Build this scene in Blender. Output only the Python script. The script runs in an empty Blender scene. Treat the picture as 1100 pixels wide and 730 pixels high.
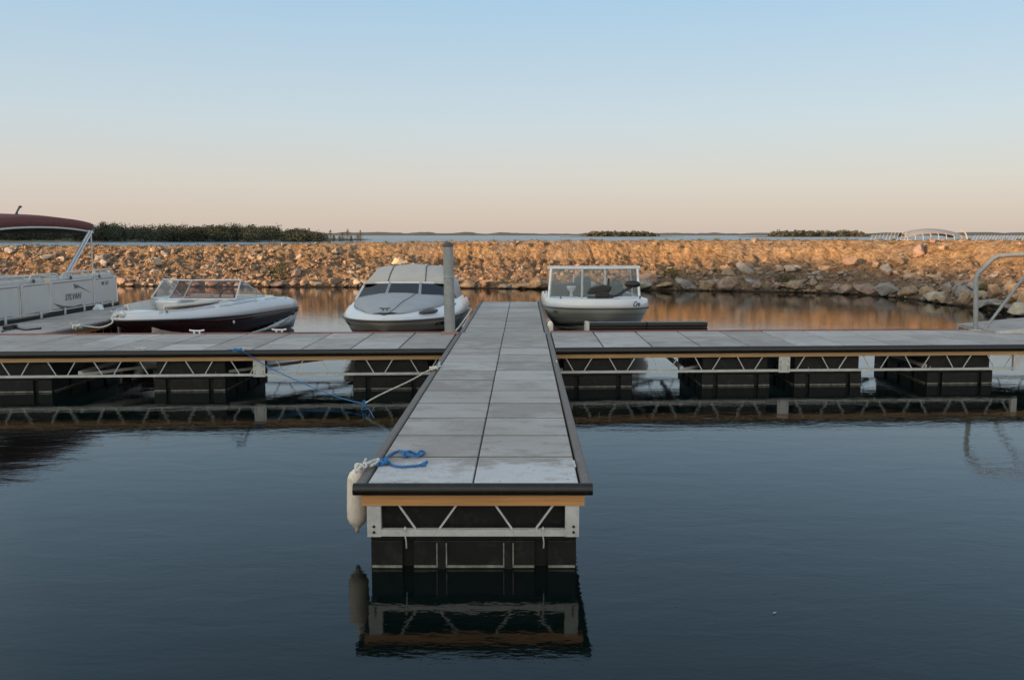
import bpy, bmesh, math, random
from mathutils import Vector, Matrix, noise
R = math.radians
random.seed(7)
scn = bpy.context.scene
COL = scn.collection

# ------------------------------------------------------------------ camera
EYE = 2.185
F = 950.0
PITCH = math.atan(113.0 / F)
CP, SP = math.cos(PITCH), math.sin(PITCH)
cd = bpy.data.cameras.new('camera'); cam = bpy.data.objects.new('camera', cd); COL.objects.link(cam)
cd.sensor_width = 36; cd.lens = 36 * F / 1100; cd.clip_end = 12000; cd.clip_start = .05
cam.location = (0, 0, EYE); cam.rotation_euler = (R(90) - PITCH, 0, 0)
scn.camera = cam

def ray(px, py):
    x = (px - 550) / F; y = (365 - py) / F
    return Vector((x, CP + y * SP, -SP + y * CP))
def at_z(px, py, z):
    d = ray(px, py); k = (z - EYE) / d.z
    return Vector((d.x * k, d.y * k, z))
def at_y(px, py, Y):
    d = ray(px, py); k = Y / d.y
    return Vector((d.x * k, Y, EYE + d.z * k))
DV = 12.5 / F * CP                 # drift of the finger docks' direction
def W(l, s, z=0.0): return Vector((l + DV * s, s, z))
DECK = .585

# ------------------------------------------------------------------ materials
def new_mat(name):
    m = bpy.data.materials.new(name); m.use_nodes = True
    nt = m.node_tree; b = nt.nodes['Principled BSDF']
    return m, nt, b
def N(nt, typ, **kw):
    n = nt.nodes.new(typ)
    for k, v in kw.items():
        if k in n.inputs.keys(): n.inputs[k].default_value = v
        else: setattr(n, k, v)
    return n
def L(nt, a, b): nt.links.new(a, b)
def ramp(nt, fac, stops):
    r = nt.nodes.new('ShaderNodeValToRGB'); e = r.color_ramp.elements
    while len(e) > 1: e.remove(e[-1])
    e[0].position = stops[0][0]; e[0].color = (*stops[0][1], 1)
    for p, c in stops[1:]:
        x = e.new(p); x.color = (*c, 1)
    L(nt, fac, r.inputs[0]); return r.outputs[0]
def mixc(nt, fac, a, b, mode='MIX'):
    m = nt.nodes.new('ShaderNodeMix'); m.data_type = 'RGBA'; m.blend_type = mode
    for sock, v in ((m.inputs[0], fac), (m.inputs[6], a), (m.inputs[7], b)):
        if hasattr(v, 'node'): L(nt, v, sock)
        elif isinstance(v, (int, float)): sock.default_value = v
        else: sock.default_value = (*v, 1)
    return m.outputs[2]
def pos(nt, scale=(1, 1, 1), obj=False):
    if obj: src = N(nt, 'ShaderNodeTexCoord').outputs['Object']
    else: src = N(nt, 'ShaderNodeNewGeometry').outputs['Position']
    mp = N(nt, 'ShaderNodeMapping'); mp.inputs['Scale'].default_value = scale
    L(nt, src, mp.inputs[0]); return mp.outputs[0]
def noi(nt, vec, scale, detail=4, rough=.55, dist=0):
    n = N(nt, 'ShaderNodeTexNoise'); n.inputs['Scale'].default_value = scale
    n.inputs['Detail'].default_value = detail; n.inputs['Roughness'].default_value = rough
    n.inputs['Distortion'].default_value = dist
    L(nt, vec, n.inputs['Vector']); return n.outputs['Fac']
def bump(nt, b, h, strength, dist=.01):
    n = N(nt, 'ShaderNodeBump'); n.inputs['Strength'].default_value = strength; n.inputs['Distance'].default_value = dist
    L(nt, h, n.inputs['Height']); L(nt, n.outputs[0], b.inputs['Normal']); return n
MATS = {}
def plain(name, col, rough=.5, metal=0, var=.12, scale=6, grime=None, spec=.5):
    if name in MATS: return MATS[name]
    m, nt, b = new_mat(name)
    p = pos(nt, obj=True)
    n1 = noi(nt, p, scale, 5)
    lo = tuple(c * (1 - var) for c in col); hi = tuple(min(1, c * (1 + var)) for c in col)
    c = ramp(nt, n1, [(.3, lo), (.7, hi)])
    if grime:
        n2 = noi(nt, p, scale * 3.1, 6, .65)
        f = ramp(nt, n2, [(.52, (0, 0, 0)), (.75, (.7, .7, .7))])
        c = mixc(nt, f, c, grime)
    L(nt, c, b.inputs['Base Color'])
    b.inputs['Metallic'].default_value = metal
    rr = ramp(nt, n1, [(.2, (rough * .8,) * 3), (.8, (min(1, rough * 1.2),) * 3)])
    L(nt, rr, b.inputs['Roughness'])
    b.inputs['Specular IOR Level'].default_value = spec
    MATS[name] = m; return m

def concrete():
    m, nt, b = new_mat('paver concrete')
    p = pos(nt)
    at = N(nt, 'ShaderNodeAttribute'); at.attribute_name = 'tone'
    base = ramp(nt, at.outputs['Fac'], [(0, (.33, .30, .285)), (.35, (.40, .375, .36)), (.65, (.48, .46, .45)), (1, (.57, .56, .555))])
    n1 = noi(nt, p, 2.2, 8, .68, .4)
    c = mixc(nt, ramp(nt, n1, [(.47, (0, 0, 0)), (.62, (.75, .75, .75))]), base, (.50, .475, .455))
    n3 = noi(nt, pos(nt, (1, 2, 1)), 3.1, 8, .7)
    c = mixc(nt, ramp(nt, n3, [(.50, (0, 0, 0)), (.66, (.6, .6, .6))]), c, (.23, .205, .185))
    n5 = noi(nt, p, .7, 3, .5)
    c = mixc(nt, ramp(nt, n5, [(.4, (0, 0, 0)), (.7, (.45, .45, .45))]), c, (.30, .27, .25))
    sep = N(nt, 'ShaderNodeSeparateXYZ'); L(nt, N(nt, 'ShaderNodeNewGeometry').outputs['Position'], sep.inputs[0])
    # lime bloom on the end row of the near dock
    e = N(nt, 'ShaderNodeMapRange'); L(nt, sep.outputs[1], e.inputs[0])
    e.inputs[1].default_value = 6.45; e.inputs[2].default_value = 5.95; e.inputs[3].default_value = 0; e.inputs[4].default_value = .5
    n4 = noi(nt, p, 4.5, 9, .72, .3)
    f = N(nt, 'ShaderNodeMath', operation='ADD'); L(nt, e.outputs[0], f.inputs[0]); L(nt, n4, f.inputs[1])
    c = mixc(nt, ramp(nt, f.outputs[0], [(.82, (0, 0, 0)), (.98, (.75, .75, .75))]), c, (.66, .67, .70))
    n2 = noi(nt, p, 90, 4, .7)
    c = mixc(nt, .4, c, ramp(nt, n2, [(.35, (.55, .55, .55)), (.6, (1, 1, 1))]), 'MULTIPLY')
    # small dark spots and droppings
    vo = N(nt, 'ShaderNodeTexVoronoi'); vo.inputs['Scale'].default_value = 5; L(nt, p, vo.inputs['Vector'])
    c = mixc(nt, ramp(nt, vo.outputs['Distance'], [(.045, (.7, .7, .7)), (.075, (0, 0, 0))]), c, (.16, .14, .12))
    L(nt, c, b.inputs['Base Color']); b.inputs['Roughness'].default_value = .75
    b.inputs['Specular IOR Level'].default_value = .35
    bump(nt, b, n2, .3, .003)
    return m
M_PAVER = concrete()
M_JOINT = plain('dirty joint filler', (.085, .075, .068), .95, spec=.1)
M_RUBBER = plain('black bumper rubber', (.009, .009, .009), .38, grime=(.035, .033, .03))
M_TRIM = plain('grey edge trim', (.165, .145, .13), .6, grime=(.26, .24, .22), spec=.3)
M_GALV = plain('galvanised steel', (.56, .565, .555), .5, .15, .12, 9, grime=(.36, .35, .33))
M_PLASTIC = plain('black float plastic', (.009, .0095, .0095), .55, 0, .3, 5, grime=(.035, .035, .033), spec=.3)
M_LIME = plain('lime deposit', (.22, .21, .19), .85, 0, .5, 14, grime=(.05, .05, .05))
M_WHITEGEL = plain('white gelcoat', (.72, .73, .76), .22, 0, .04, 2)
M_CREAMGEL = plain('cream vinyl', (.62, .58, .52), .5, 0, .06, 5)
M_MAROON = plain('maroon gelcoat', (.035, .012, .014), .15, 0, .12, 1.5)
M_CHARCOAL = plain('charcoal gelcoat', (.03, .03, .03), .3, 0, .1, 2)
M_GREYHULL = plain('grey hull paint', (.34, .32, .29), .4, 0, .08, 3)
M_ALU = plain('painted aluminium', (.46, .47, .46), .38, .25, .06, 2)
M_FRAME = plain('anodised frame', (.68, .70, .72), .35, .35, .05, 6)
M_CANVAS = plain('grey boat canvas', (.36, .38, .41), .85, 0, .08, 3)
M_CANVAST = plain('taupe boat canvas', (.50, .475, .45), .85, 0, .08, 3)
M_BLACK = plain('black plastic', (.015, .015, .016), .4, 0, .2, 8)
M_DARKGREY = plain('dark grey vinyl', (.08, .085, .09), .55, 0, .15, 5)
M_PANEL = plain('cream aluminium panel', (.56, .555, .54), .35, 0, .05, 3)
M_BIMINI = plain('maroon canvas', (.17, .058, .055), .9, 0, .25, 14)
M_PURPLE = plain('dark graphite vinyl', (.13, .12, .14), .4)
M_BLUEROPE = plain('blue rope', (.035, .17, .42), .7, 0, .3, 60)
M_WHITEROPE = plain('white rope', (.62, .60, .56), .85, 0, .2, 80)
M_FENDER = plain('cream vinyl fender', (.86, .76, .67), .45, 0, .08, 8, grime=(.45, .38, .30))
M_PILE = plain('galvanised pile', (.30, .32, .33), .55, .35, .15, 7, grime=(.2, .2, .2))
M_REDHOSE = plain('red hose rubber', (.26, .10, .08), .6, 0, .25, 3)
M_INTERIOR = plain('grey boat carpet', (.13, .13, .14), .95)
M_HOOP = plain('white steel rails', (.60, .59, .57), .5)
M_RIB = plain('weathered steel ribs', (.36, .33, .30), .6)
M_HOOPCOVER = plain('pale grey roofing', (.22, .23, .25), .7)
M_REDLIGHT = plain('red light lens', (.5, .12, .08), .3)

def wood(name, col):
    m, nt, b = new_mat(name)
    w = noi(nt, pos(nt, (1.2, 8, 40)), 2.0, 6, .6, .3)
    w2 = noi(nt, pos(nt), 1.1, 4)
    c = ramp(nt, w, [(.25, tuple(x * .68 for x in col)), (.7, tuple(x * 1.15 for x in col))])
    c = mixc(nt, ramp(nt, w2, [(.35, (0, 0, 0)), (.75, (.5, .5, .5))]), c, tuple(x * .6 for x in col))
    L(nt, c, b.inputs['Base Color']); b.inputs['Roughness'].default_value = .75
    return m
M_WOOD = wood('treated timber', (.62, .31, .12))
M_WOODPALE = wood('weathered timber', (.52, .32, .16))

def glass(name, col, alpha_trans):
    m, nt, b = new_mat(name)
    out = nt.nodes['Material Output']
    tr = N(nt, 'ShaderNodeBsdfTransparent'); tr.inputs[0].default_value = (*col, 1)
    gl = N(nt, 'ShaderNodeBsdfGlossy'); gl.inputs['Roughness'].default_value = .03
    fr = N(nt, 'ShaderNodeLayerWeight'); fr.inputs[0].default_value = .5
    pw = N(nt, 'ShaderNodeMath', operation='POWER'); L(nt, fr.outputs['Facing'], pw.inputs[0]); pw.inputs[1].default_value = 3.5
    ad = N(nt, 'ShaderNodeMath', operation='MULTIPLY_ADD'); L(nt, pw.outputs[0], ad.inputs[0]); ad.inputs[1].default_value = .4; ad.inputs[2].default_value = .01 + alpha_trans
    mx = N(nt, 'ShaderNodeMixShader'); L(nt, ad.outputs[0], mx.inputs[0]); L(nt, tr.outputs[0], mx.inputs[1]); L(nt, gl.outputs[0], mx.inputs[2])
    L(nt, mx.outputs[0], out.inputs[0]); return m
M_GLASS = glass('clear boat glass', (.84, .86, .87), .03)
M_SMOKE = glass('smoked boat glass', (.72, .66, .66), .04)
M_DARKGLASS = glass('dark tinted glass', (.10, .12, .15), .14)

def water_mat(name, big, small, base, rough=.02):
    m, nt, b = new_mat(name)
    b.inputs['Base Color'].default_value = (*base, 1); b.inputs['Roughness'].default_value = rough
    b.inputs['IOR'].default_value = 1.333
    p1 = noi(nt, pos(nt, (1, 2.2, 1)), 1.5, 4, .55, .4)
    p2 = noi(nt, pos(nt, (1, 2.0, 1)), 13, 3, .55, .2)
    p3 = noi(nt, pos(nt, (1, 2, 1)), .12, 2, .5)
    mm = N(nt, 'ShaderNodeMath', operation='MULTIPLY'); L(nt, p2, mm.inputs[0]); L(nt, ramp(nt, p3, [(.3, (small * .4,) * 3), (.7, (small,) * 3)]), mm.inputs[1])
    m2 = N(nt, 'ShaderNodeMath', operation='MULTIPLY_ADD'); L(nt, p1, m2.inputs[0]); m2.inputs[1].default_value = big; L(nt, mm.outputs[0], m2.inputs[2])
    bump(nt, b, m2.outputs[0], 1.0, 1.0)
    return m
M_WATER = water_mat('calm basin water', .0034, .0008, (.0020, .0060, .0058), .012)
M_LAKE = water_mat('open lake water', .12, .03, (.02, .05, .075), .22)

def soil():
    m, nt, b = new_mat('eroded clay bank')
    p = pos(nt)
    n1 = noi(nt, p, .45, 5, .6, .5); n2 = noi(nt, p, 3.2, 7, .65, .3); n3 = noi(nt, p, 22, 4, .6)
    c = ramp(nt, n2, [(.28, (.13, .082, .045)), (.46, (.27, .175, .095)), (.58, (.40, .275, .155)), (.74, (.50, .39, .27))])
    c = mixc(nt, ramp(nt, n1, [(.42, (0, 0, 0)), (.62, (.75, .75, .75))]), c, ramp(nt, n2, [(.3, (.15, .115, .09)), (.7, (.36, .29, .22))]))
    c = mixc(nt, .5, c, ramp(nt, n3, [(.3, (.5, .47, .44)), (.6, (1, 1, 1))]), 'MULTIPLY')
    sep = N(nt, 'ShaderNodeSeparateXYZ'); L(nt, N(nt, 'ShaderNodeNewGeometry').outputs['Position'], sep.inputs[0])
    lowz = N(nt, 'ShaderNodeMapRange'); L(nt, sep.outputs[2], lowz.inputs[0]); lowz.inputs[1].default_value = 1.45; lowz.inputs[2].default_value = .7; lowz.inputs[4].default_value = .75
    c = mixc(nt, lowz.outputs[0], c, ramp(nt, noi(nt, p, 4.5, 8, .7), [(.32, (.10, .065, .045)), (.5, (.22, .145, .095)), (.62, (.33, .235, .16)), (.76, (.42, .35, .27))]))
    wet = N(nt, 'ShaderNodeMapRange'); L(nt, sep.outputs[2], wet.inputs[0]); wet.inputs[1].default_value = .10; wet.inputs[2].default_value = .02
    c = mixc(nt, wet.outputs[0], c, (.05, .038, .028))
    L(nt, c, b.inputs['Base Color']); b.inputs['Roughness'].default_value = .95; b.inputs['Specular IOR Level'].default_value = .2
    vb = N(nt, 'ShaderNodeTexVoronoi'); vb.inputs['Scale'].default_value = 6.5; L(nt, p, vb.inputs['Vector']); vb.inputs['Randomness'].default_value = 1
    hh = N(nt, 'ShaderNodeMath', operation='MULTIPLY_ADD'); L(nt, vb.outputs['Distance'], hh.inputs[0]); hh.inputs[1].default_value = -.55; L(nt, noi(nt, p, 9, 8, .72, .4), hh.inputs[2])
    bump(nt, b, hh.outputs[0], 1.0, .17)
    return m
M_SOIL = soil()
def rockmat(name, cols, rnd=True):
    m, nt, b = new_mat(name)
    p = pos(nt)
    n1 = noi(nt, p, 5, 6, .65, .5); n2 = noi(nt, p, 30, 4)
    c = ramp(nt, n1, [(.3, cols[0]), (.5, cols[1]), (.7, cols[2])])
    c = mixc(nt, .45, c, ramp(nt, n2, [(.3, (.6, .6, .6)), (.6, (1, 1, 1))]), 'MULTIPLY')
    sep = N(nt, 'ShaderNodeSeparateXYZ'); L(nt, N(nt, 'ShaderNodeNewGeometry').outputs['Position'], sep.inputs[0])
    wet = N(nt, 'ShaderNodeMapRange'); L(nt, sep.outputs[2], wet.inputs[0]); wet.inputs[1].default_value = .07; wet.inputs[2].default_value = .03
    c = mixc(nt, wet.outputs[0], c, (.03, .026, .022))
    L(nt, c, b.inputs['Base Color']); b.inputs['Roughness'].default_value = .88
    bump(nt, b, n1, .9, .06)
    return m
ROCKM = {'grey': rockmat('grey granite', ((.16, .15, .145), (.27, .255, .24), (.38, .36, .33))),
         'tan': rockmat('tan sandstone', ((.19, .135, .09), (.30, .22, .15), (.42, .32, .22))),
         'pink': rockmat('pinkish granite', ((.20, .135, .11), (.30, .21, .17), (.40, .30, .25))),
         'pale': rockmat('pale limestone', ((.36, .30, .23), (.48, .41, .32), (.57, .50, .41)))}
def simple_noise_mat(name, stops, scale, rough=.95):
    m, nt, b = new_mat(name)
    L(nt, ramp(nt, noi(nt, pos(nt), scale, 6, .65), stops), b.inputs['Base Color']); b.inputs['Roughness'].default_value = rough
    b.inputs['Specular IOR Level'].default_value = .2
    return m
M_LAND = simple_noise_mat('dry shore grass', [(.3, (.11, .10, .06)), (.5, (.19, .165, .10)), (.7, (.30, .26, .18))], .12)
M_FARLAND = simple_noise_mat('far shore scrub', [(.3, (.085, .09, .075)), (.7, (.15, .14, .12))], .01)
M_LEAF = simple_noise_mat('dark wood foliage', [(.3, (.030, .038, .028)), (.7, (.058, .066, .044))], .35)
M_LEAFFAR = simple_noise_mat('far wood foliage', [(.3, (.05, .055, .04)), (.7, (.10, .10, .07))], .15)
M_BARK = plain('grey bark', (.10, .085, .07), .9)
M_TWIG = simple_noise_mat('bare twig bark', [(.3, (.10, .085, .065)), (.7, (.17, .14, .10))], 1)
M_SCRUB = simple_noise_mat('dry weeds', [(.3, (.045, .05, .022)), (.6, (.12, .11, .05)), (.8, (.26, .20, .10))], 2)

# ------------------------------------------------------------------ mesh builder
class MB:
    def __init__(s): s.v = []; s.f = []; s.sm = []; s.tone = []
    def add(s, vs, fs, smooth=False, tone=0.):
        o = len(s.v); s.v += [tuple(v) for v in vs]; s.f += [tuple(i + o for i in f) for f in fs]
        s.sm += [smooth] * len(fs); s.tone += [tone] * len(fs); return s
    def box(s, x0, x1, y0, y1, z0, z1, M=None, tone=0., ch=0.):
        if ch > 0:   # chamfered top edges
            vs = []
            for (z, i) in ((z0, 0), (z1 - ch, 0), (z1, ch)):
                vs += [(x0 + i, y0 + i, z), (x1 - i, y0 + i, z), (x1 - i, y1 - i, z), (x0 + i, y1 - i, z)]
            fs = [(3, 2, 1, 0), (8, 9, 10, 11)]
            for k in (0, 4):
                for q in range(4): fs.append((k + q, k + (q + 1) % 4, k + 4 + (q + 1) % 4, k + 4 + q))
        else:
            vs = [(x0, y0, z0), (x1, y0, z0), (x1, y1, z0), (x0, y1, z0), (x0, y0, z1), (x1, y0, z1), (x1, y1, z1), (x0, y1, z1)]
            fs = [(3, 2, 1, 0), (4, 5, 6, 7), (0, 1, 5, 4), (1, 2, 6, 5), (2, 3, 7, 6), (3, 0, 4, 7)]
        if M: vs = [M(*v) for v in vs]
        return s.add(vs, fs, False, tone)
    def bar(s, a, b, w, h):
        a = Vector(a); b = Vector(b); d = (b - a).normalized()
        up = Vector((0, 0, 1)) if abs(d.z) < .95 else Vector((0, 1, 0))
        x = d.cross(up).normalized() * w / 2; y = x.cross(d).normalized() * h / 2
        vs = [a - x - y, a + x - y, a + x + y, a - x + y, b - x - y, b + x - y, b + x + y, b - x + y]
        return s.add(vs, [(0, 1, 2, 3), (7, 6, 5, 4), (0, 4, 5, 1), (1, 5, 6, 2), (2, 6, 7, 3), (3, 7, 4, 0)])
    def tube(s, pts, r, n=8, smooth_path=0, caps=True):
        pts = [Vector(p) for p in pts]
        if smooth_path: pts = catmull(pts, smooth_path)
        rr = r if isinstance(r, (list, tuple)) else [r] * len(pts)
        if len(rr) != len(pts): rr = [rr[min(int(i / (len(pts) - 1) * (len(rr) - 1) + .5), len(rr) - 1)] for i in range(len(pts))]
        rings = []; prev = None
        for i, p in enumerate(pts):
            d = (pts[min(i + 1, len(pts) - 1)] - pts[max(i - 1, 0)]).normalized()
            if prev is None:
                up = Vector((0, 0, 1)) if abs(d.z) < .9 else Vector((1, 0, 0))
                x = d.cross(up).normalized()
            else: x = (prev - d * prev.dot(d)).normalized()
            prev = x; y = d.cross(x)
            rings.append([p + (x * math.cos(2 * math.pi * k / n) + y * math.sin(2 * math.pi * k / n)) * rr[i] for k in range(n)])
        vs = [v for rg in rings for v in rg]; fs = []
        for i in range(len(rings) - 1):
            for k in range(n):
                fs.append((i * n + k, i * n + (k + 1) % n, (i + 1) * n + (k + 1) % n, (i + 1) * n + k))
        s.add(vs, fs, True)
        if caps:
            s.add(rings[0], [tuple(range(n))[::-1]]); s.add(rings[-1], [tuple(range(n))])
        return s
    def lathe(s, prof, c=(0, 0, 0), n=20, axis='Z'):
        c = Vector(c); vs = []; fs = []
        for r, z in prof:
            for k in range(n):
                a = 2 * math.pi * k / n; p = Vector((r * math.cos(a), r * math.sin(a), z))
                if axis == 'Y': p = Vector((p.x, p.z, p.y))
                if axis == 'X': p = Vector((p.z, p.x, p.y))
                vs.append(c + p)
        for i in range(len(prof) - 1):
            for k in range(n): fs.append((i * n + k, i * n + (k + 1) % n, (i + 1) * n + (k + 1) % n, (i + 1) * n + k))
        return s.add(vs, fs, True)
    def grid(s, rows, smooth=True, flip=False):
        nr, nc = len(rows), len(rows[0]); vs = [p for r in rows for p in r]; fs = []
        for i in range(nr - 1):
            for j in range(nc - 1):
                q = (i * nc + j, i * nc + j + 1, (i + 1) * nc + j + 1, (i + 1) * nc + j)
                fs.append(q[::-1] if flip else q)
        return s.add(vs, fs, smooth)
    def prism(s, poly, d):          # poly: 3D points in a plane, extruded by vector d
        n = len(poly); d = Vector(d); vs = [Vector(p) for p in poly] + [Vector(p) + d for p in poly]
        fs = [tuple(range(n))[::-1], tuple(range(n, 2 * n))] + [(k, (k + 1) % n, n + (k + 1) % n, n + k) for k in range(n)]
        return s.add(vs, fs)
    def xf(s, M):
        s.v = [tuple(M @ Vector(v)) for v in s.v]; return s
    def build(s, name, mat, parent=None, normals=True, bevel=0, sub=0):
        me = bpy.data.meshes.new(name); me.from_pydata(s.v, [], s.f); 
        me.polygons.foreach_set('use_smooth', s.sm)
        if any(s.tone):
            at = me.attributes.new('tone', 'FLOAT', 'FACE'); at.data.foreach_set('value', s.tone)
        me.materials.append(mat)
        if normals:
            bm = bmesh.new(); bm.from_mesh(me); bmesh.ops.remove_doubles(bm, verts=bm.verts, dist=1e-5) if normals == 'weld' else None
            bmesh.ops.recalc_face_normals(bm, faces=bm.faces); bm.to_mesh(me); bm.free()
        me.update()
        o = bpy.data.objects.new(name, me); COL.objects.link(o)
        if parent: o.parent = parent
        if bevel:
            m = o.modifiers.new('bevel', 'BEVEL'); m.width = bevel; m.segments = 2; m.limit_method = 'ANGLE'
        if sub:
            m = o.modifiers.new('sub', 'SUBSURF'); m.levels = sub; m.render_levels = sub
        return o
def catmull(P, k):
    P = [Vector(p) for p in P]; out = []
    for i in range(len(P) - 1):
        p0 = P[max(i - 1, 0)]; p1 = P[i]; p2 = P[i + 1]; p3 = P[min(i + 2, len(P) - 1)]
        for j in range(k):
            t = j / k
            out.append(.5 * ((2 * p1) + (p2 - p0) * t + (2 * p0 - 5 * p1 + 4 * p2 - p3) * t * t + (3 * p1 - p0 - 3 * p2 + p3) * t ** 3))
    out.append(P[-1]); return out
def tag(o, label=None, cat=None, group=None, kind=None):
    if label: o['label'] = label
    if cat: o['category'] = cat
    if group: o['group'] = group
    if kind: o['kind'] = kind
    return o
def empty(name, loc=(0, 0, 0), rz=0, label=None, cat=None, group=None):
    o = bpy.data.objects.new(name, None); COL.objects.link(o); o.empty_display_size = .2
    o.location = loc; o.rotation_euler = (0, 0, rz); return tag(o, label, cat, group)
def lerp(a, b, t): return a + (b - a) * t
def interp(x, pts):
    if x <= pts[0][0]: return pts[0][1]
    for (a, va), (b, vb) in zip(pts, pts[1:]):
        if x <= b: return va + (vb - va) * (x - a) / (b - a)
    return pts[-1][1]

#@@DOCKS
# ------------------------------------------------------------------ docks
# walkway edges as straight lines  s = a + b*l
def line_ls(p, q):
    lp = p.x - DV * p.y; lq = q.x - DV * q.y
    b = (q.y - p.y) / (lq - lp); return lambda l: p.y + b * (l - lp)
s_near = line_ls(at_z(0, 377.2, DECK), at_z(1100, 369.6, DECK))
s_far = line_ls(at_z(0, 359.6, DECK), at_z(1000, 354.4, DECK))
FL, FR = -1.0165, .3637          # finger pavers' lateral limits
FC = (FL + FR) / 2

def paver_grid(mb, M, La, nb, size_a, b0=0., b1=1.):
    na = max(1, round(La / size_a)); sa = La / na; sb = (b1 - b0) / nb
    rnd = random.Random(int(La * 100) + nb)
    for i in range(na):
        for j in range(nb):
            g = .014; h_ = .006
            mb.box(i * sa + g, (i + 1) * sa - g, b0 + j * sb + h_, b0 + (j + 1) * sb - h_, DECK - .05, DECK + rnd.uniform(-.0015, .0015), M, tone=.02 + rnd.random() * .9, ch=.006)

def truss_side(mb, P0, P1, zt, zb, chord=.045, step=.61, post=True, plates=()):
    """open web truss between two floor points (Vectors, z ignored)"""
    P0 = Vector((P0.x, P0.y, 0)); P1 = Vector((P1.x, P1.y, 0)); d = P1 - P0; Ln = d.length; d.normalize()
    at = lambda a, z: P0 + d * a + Vector((0, 0, z))
    mb.bar(at(0, zb + chord / 2), at(Ln, zb + chord / 2), .04, chord)
    n = max(1, round(Ln / step)); st = Ln / n
    for i in range(n):
        a = i * st
        mb.bar(at(a + .14 * st / .61, zt), at(a + .245 * st / .61, zb + chord), .011, .012)
        mb.bar(at(a + .505 * st / .61, zt), at(a + .395 * st / .61, zb + chord), .011, .012)
def plate(mb, P, d, w, z0, z1, out):
    """vertical plate of width w centred at P along d"""
    a = P - d * w / 2; b = P + d * w / 2
    mb.prism([Vector((a.x, a.y, z0)), Vector((b.x, b.y, z0)), Vector((b.x, b.y, z1)), Vector((a.x, a.y, z1))], out)

def make_float(parent, P0, P1, D0, D1, zt=.225, slots=((.0, .17), (.23, .77), (.83, 1.)), ribs=()):
    """float block with front edge P0-P1 and back edge D0-D1"""
    def M(u, v, z): 
        a = P0.lerp(P1, u); b = D0.lerp(D1, u); q = a.lerp(b, v); return Vector((q.x, q.y, z))
    w = (P1 - P0).length; dep = (D0 - P0).length; e = .045 / dep; ew = .03 / w
    mb = MB(); mb.box(ew, 1 - ew, e, 1 - e, -.35, zt - .02, M)
    for (u0, u1) in slots:
        for (v0, v1) in ((0, e * 1.02), (1 - e * 1.02, 1)):
            mb.box(u0, u1, v0, v1, -.35, zt - .035, M)
    nv = max(2, round(dep / .5))
    for k in range(nv):
        for (u0, u1) in ((0, ew * 1.02), (1 - ew * 1.02, 1)):
            mb.box(u0, u1, (k + .08) / nv, (k + .92) / nv, -.35, zt - .035, M)
    mb.box(0, 1, 0, 1, zt - .035, zt - .003, M)
    mb.box(.02, .98, .07 / dep, 1 - .07 / dep, zt - .01, .415, M)
    for u in ribs:
        mb.box(u - .02, u + .02, -.012 / dep, .001, -.3, zt - .03, M)
    f = mb.build('float', M_PLASTIC, parent, bevel=.012)
    lm = MB()
    for (u0, u1) in slots: lm.box(u0 + .005, u1 - .005, -.004 / dep, .012 / dep, .006, .022, M)
    lm.box(-.003 / w, .01 / w, .03, .97, .006, .02, M); lm.box(1 - .01 / w, 1 + .003 / w, .03, .97, .006, .02, M)
    for u in ribs:
        lm.box(u - .026, u - .02, -.014 / dep, .002, .02, zt - .05, M)
        lm.box(u + .02, u + .026, -.014 / dep, .002, .02, zt - .05, M)
    lm.build('waterline_deposit', M_LIME, f)
    return f
def cleat(parent, P, ang=0, mat=None, s=1.):
    mb = MB()
    d = Vector((math.cos(ang), math.sin(ang), 0))
    mb.tube([P - d * .11 * s + Vector((0, 0, .055 * s)), P - d * .05 * s + Vector((0, 0, .045 * s)), P + d * .05 * s + Vector((0, 0, .045 * s)), P + d * .11 * s + Vector((0, 0, .055 * s))], .013 * s, 8, 3)
    for k in (-1, 1): mb.tube([P + d * .04 * k * s, P + d * .04 * k * s + Vector((0, 0, .045 * s))], .014 * s, 8)
    return mb.build('cleat', mat or M_GALV, parent)

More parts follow.
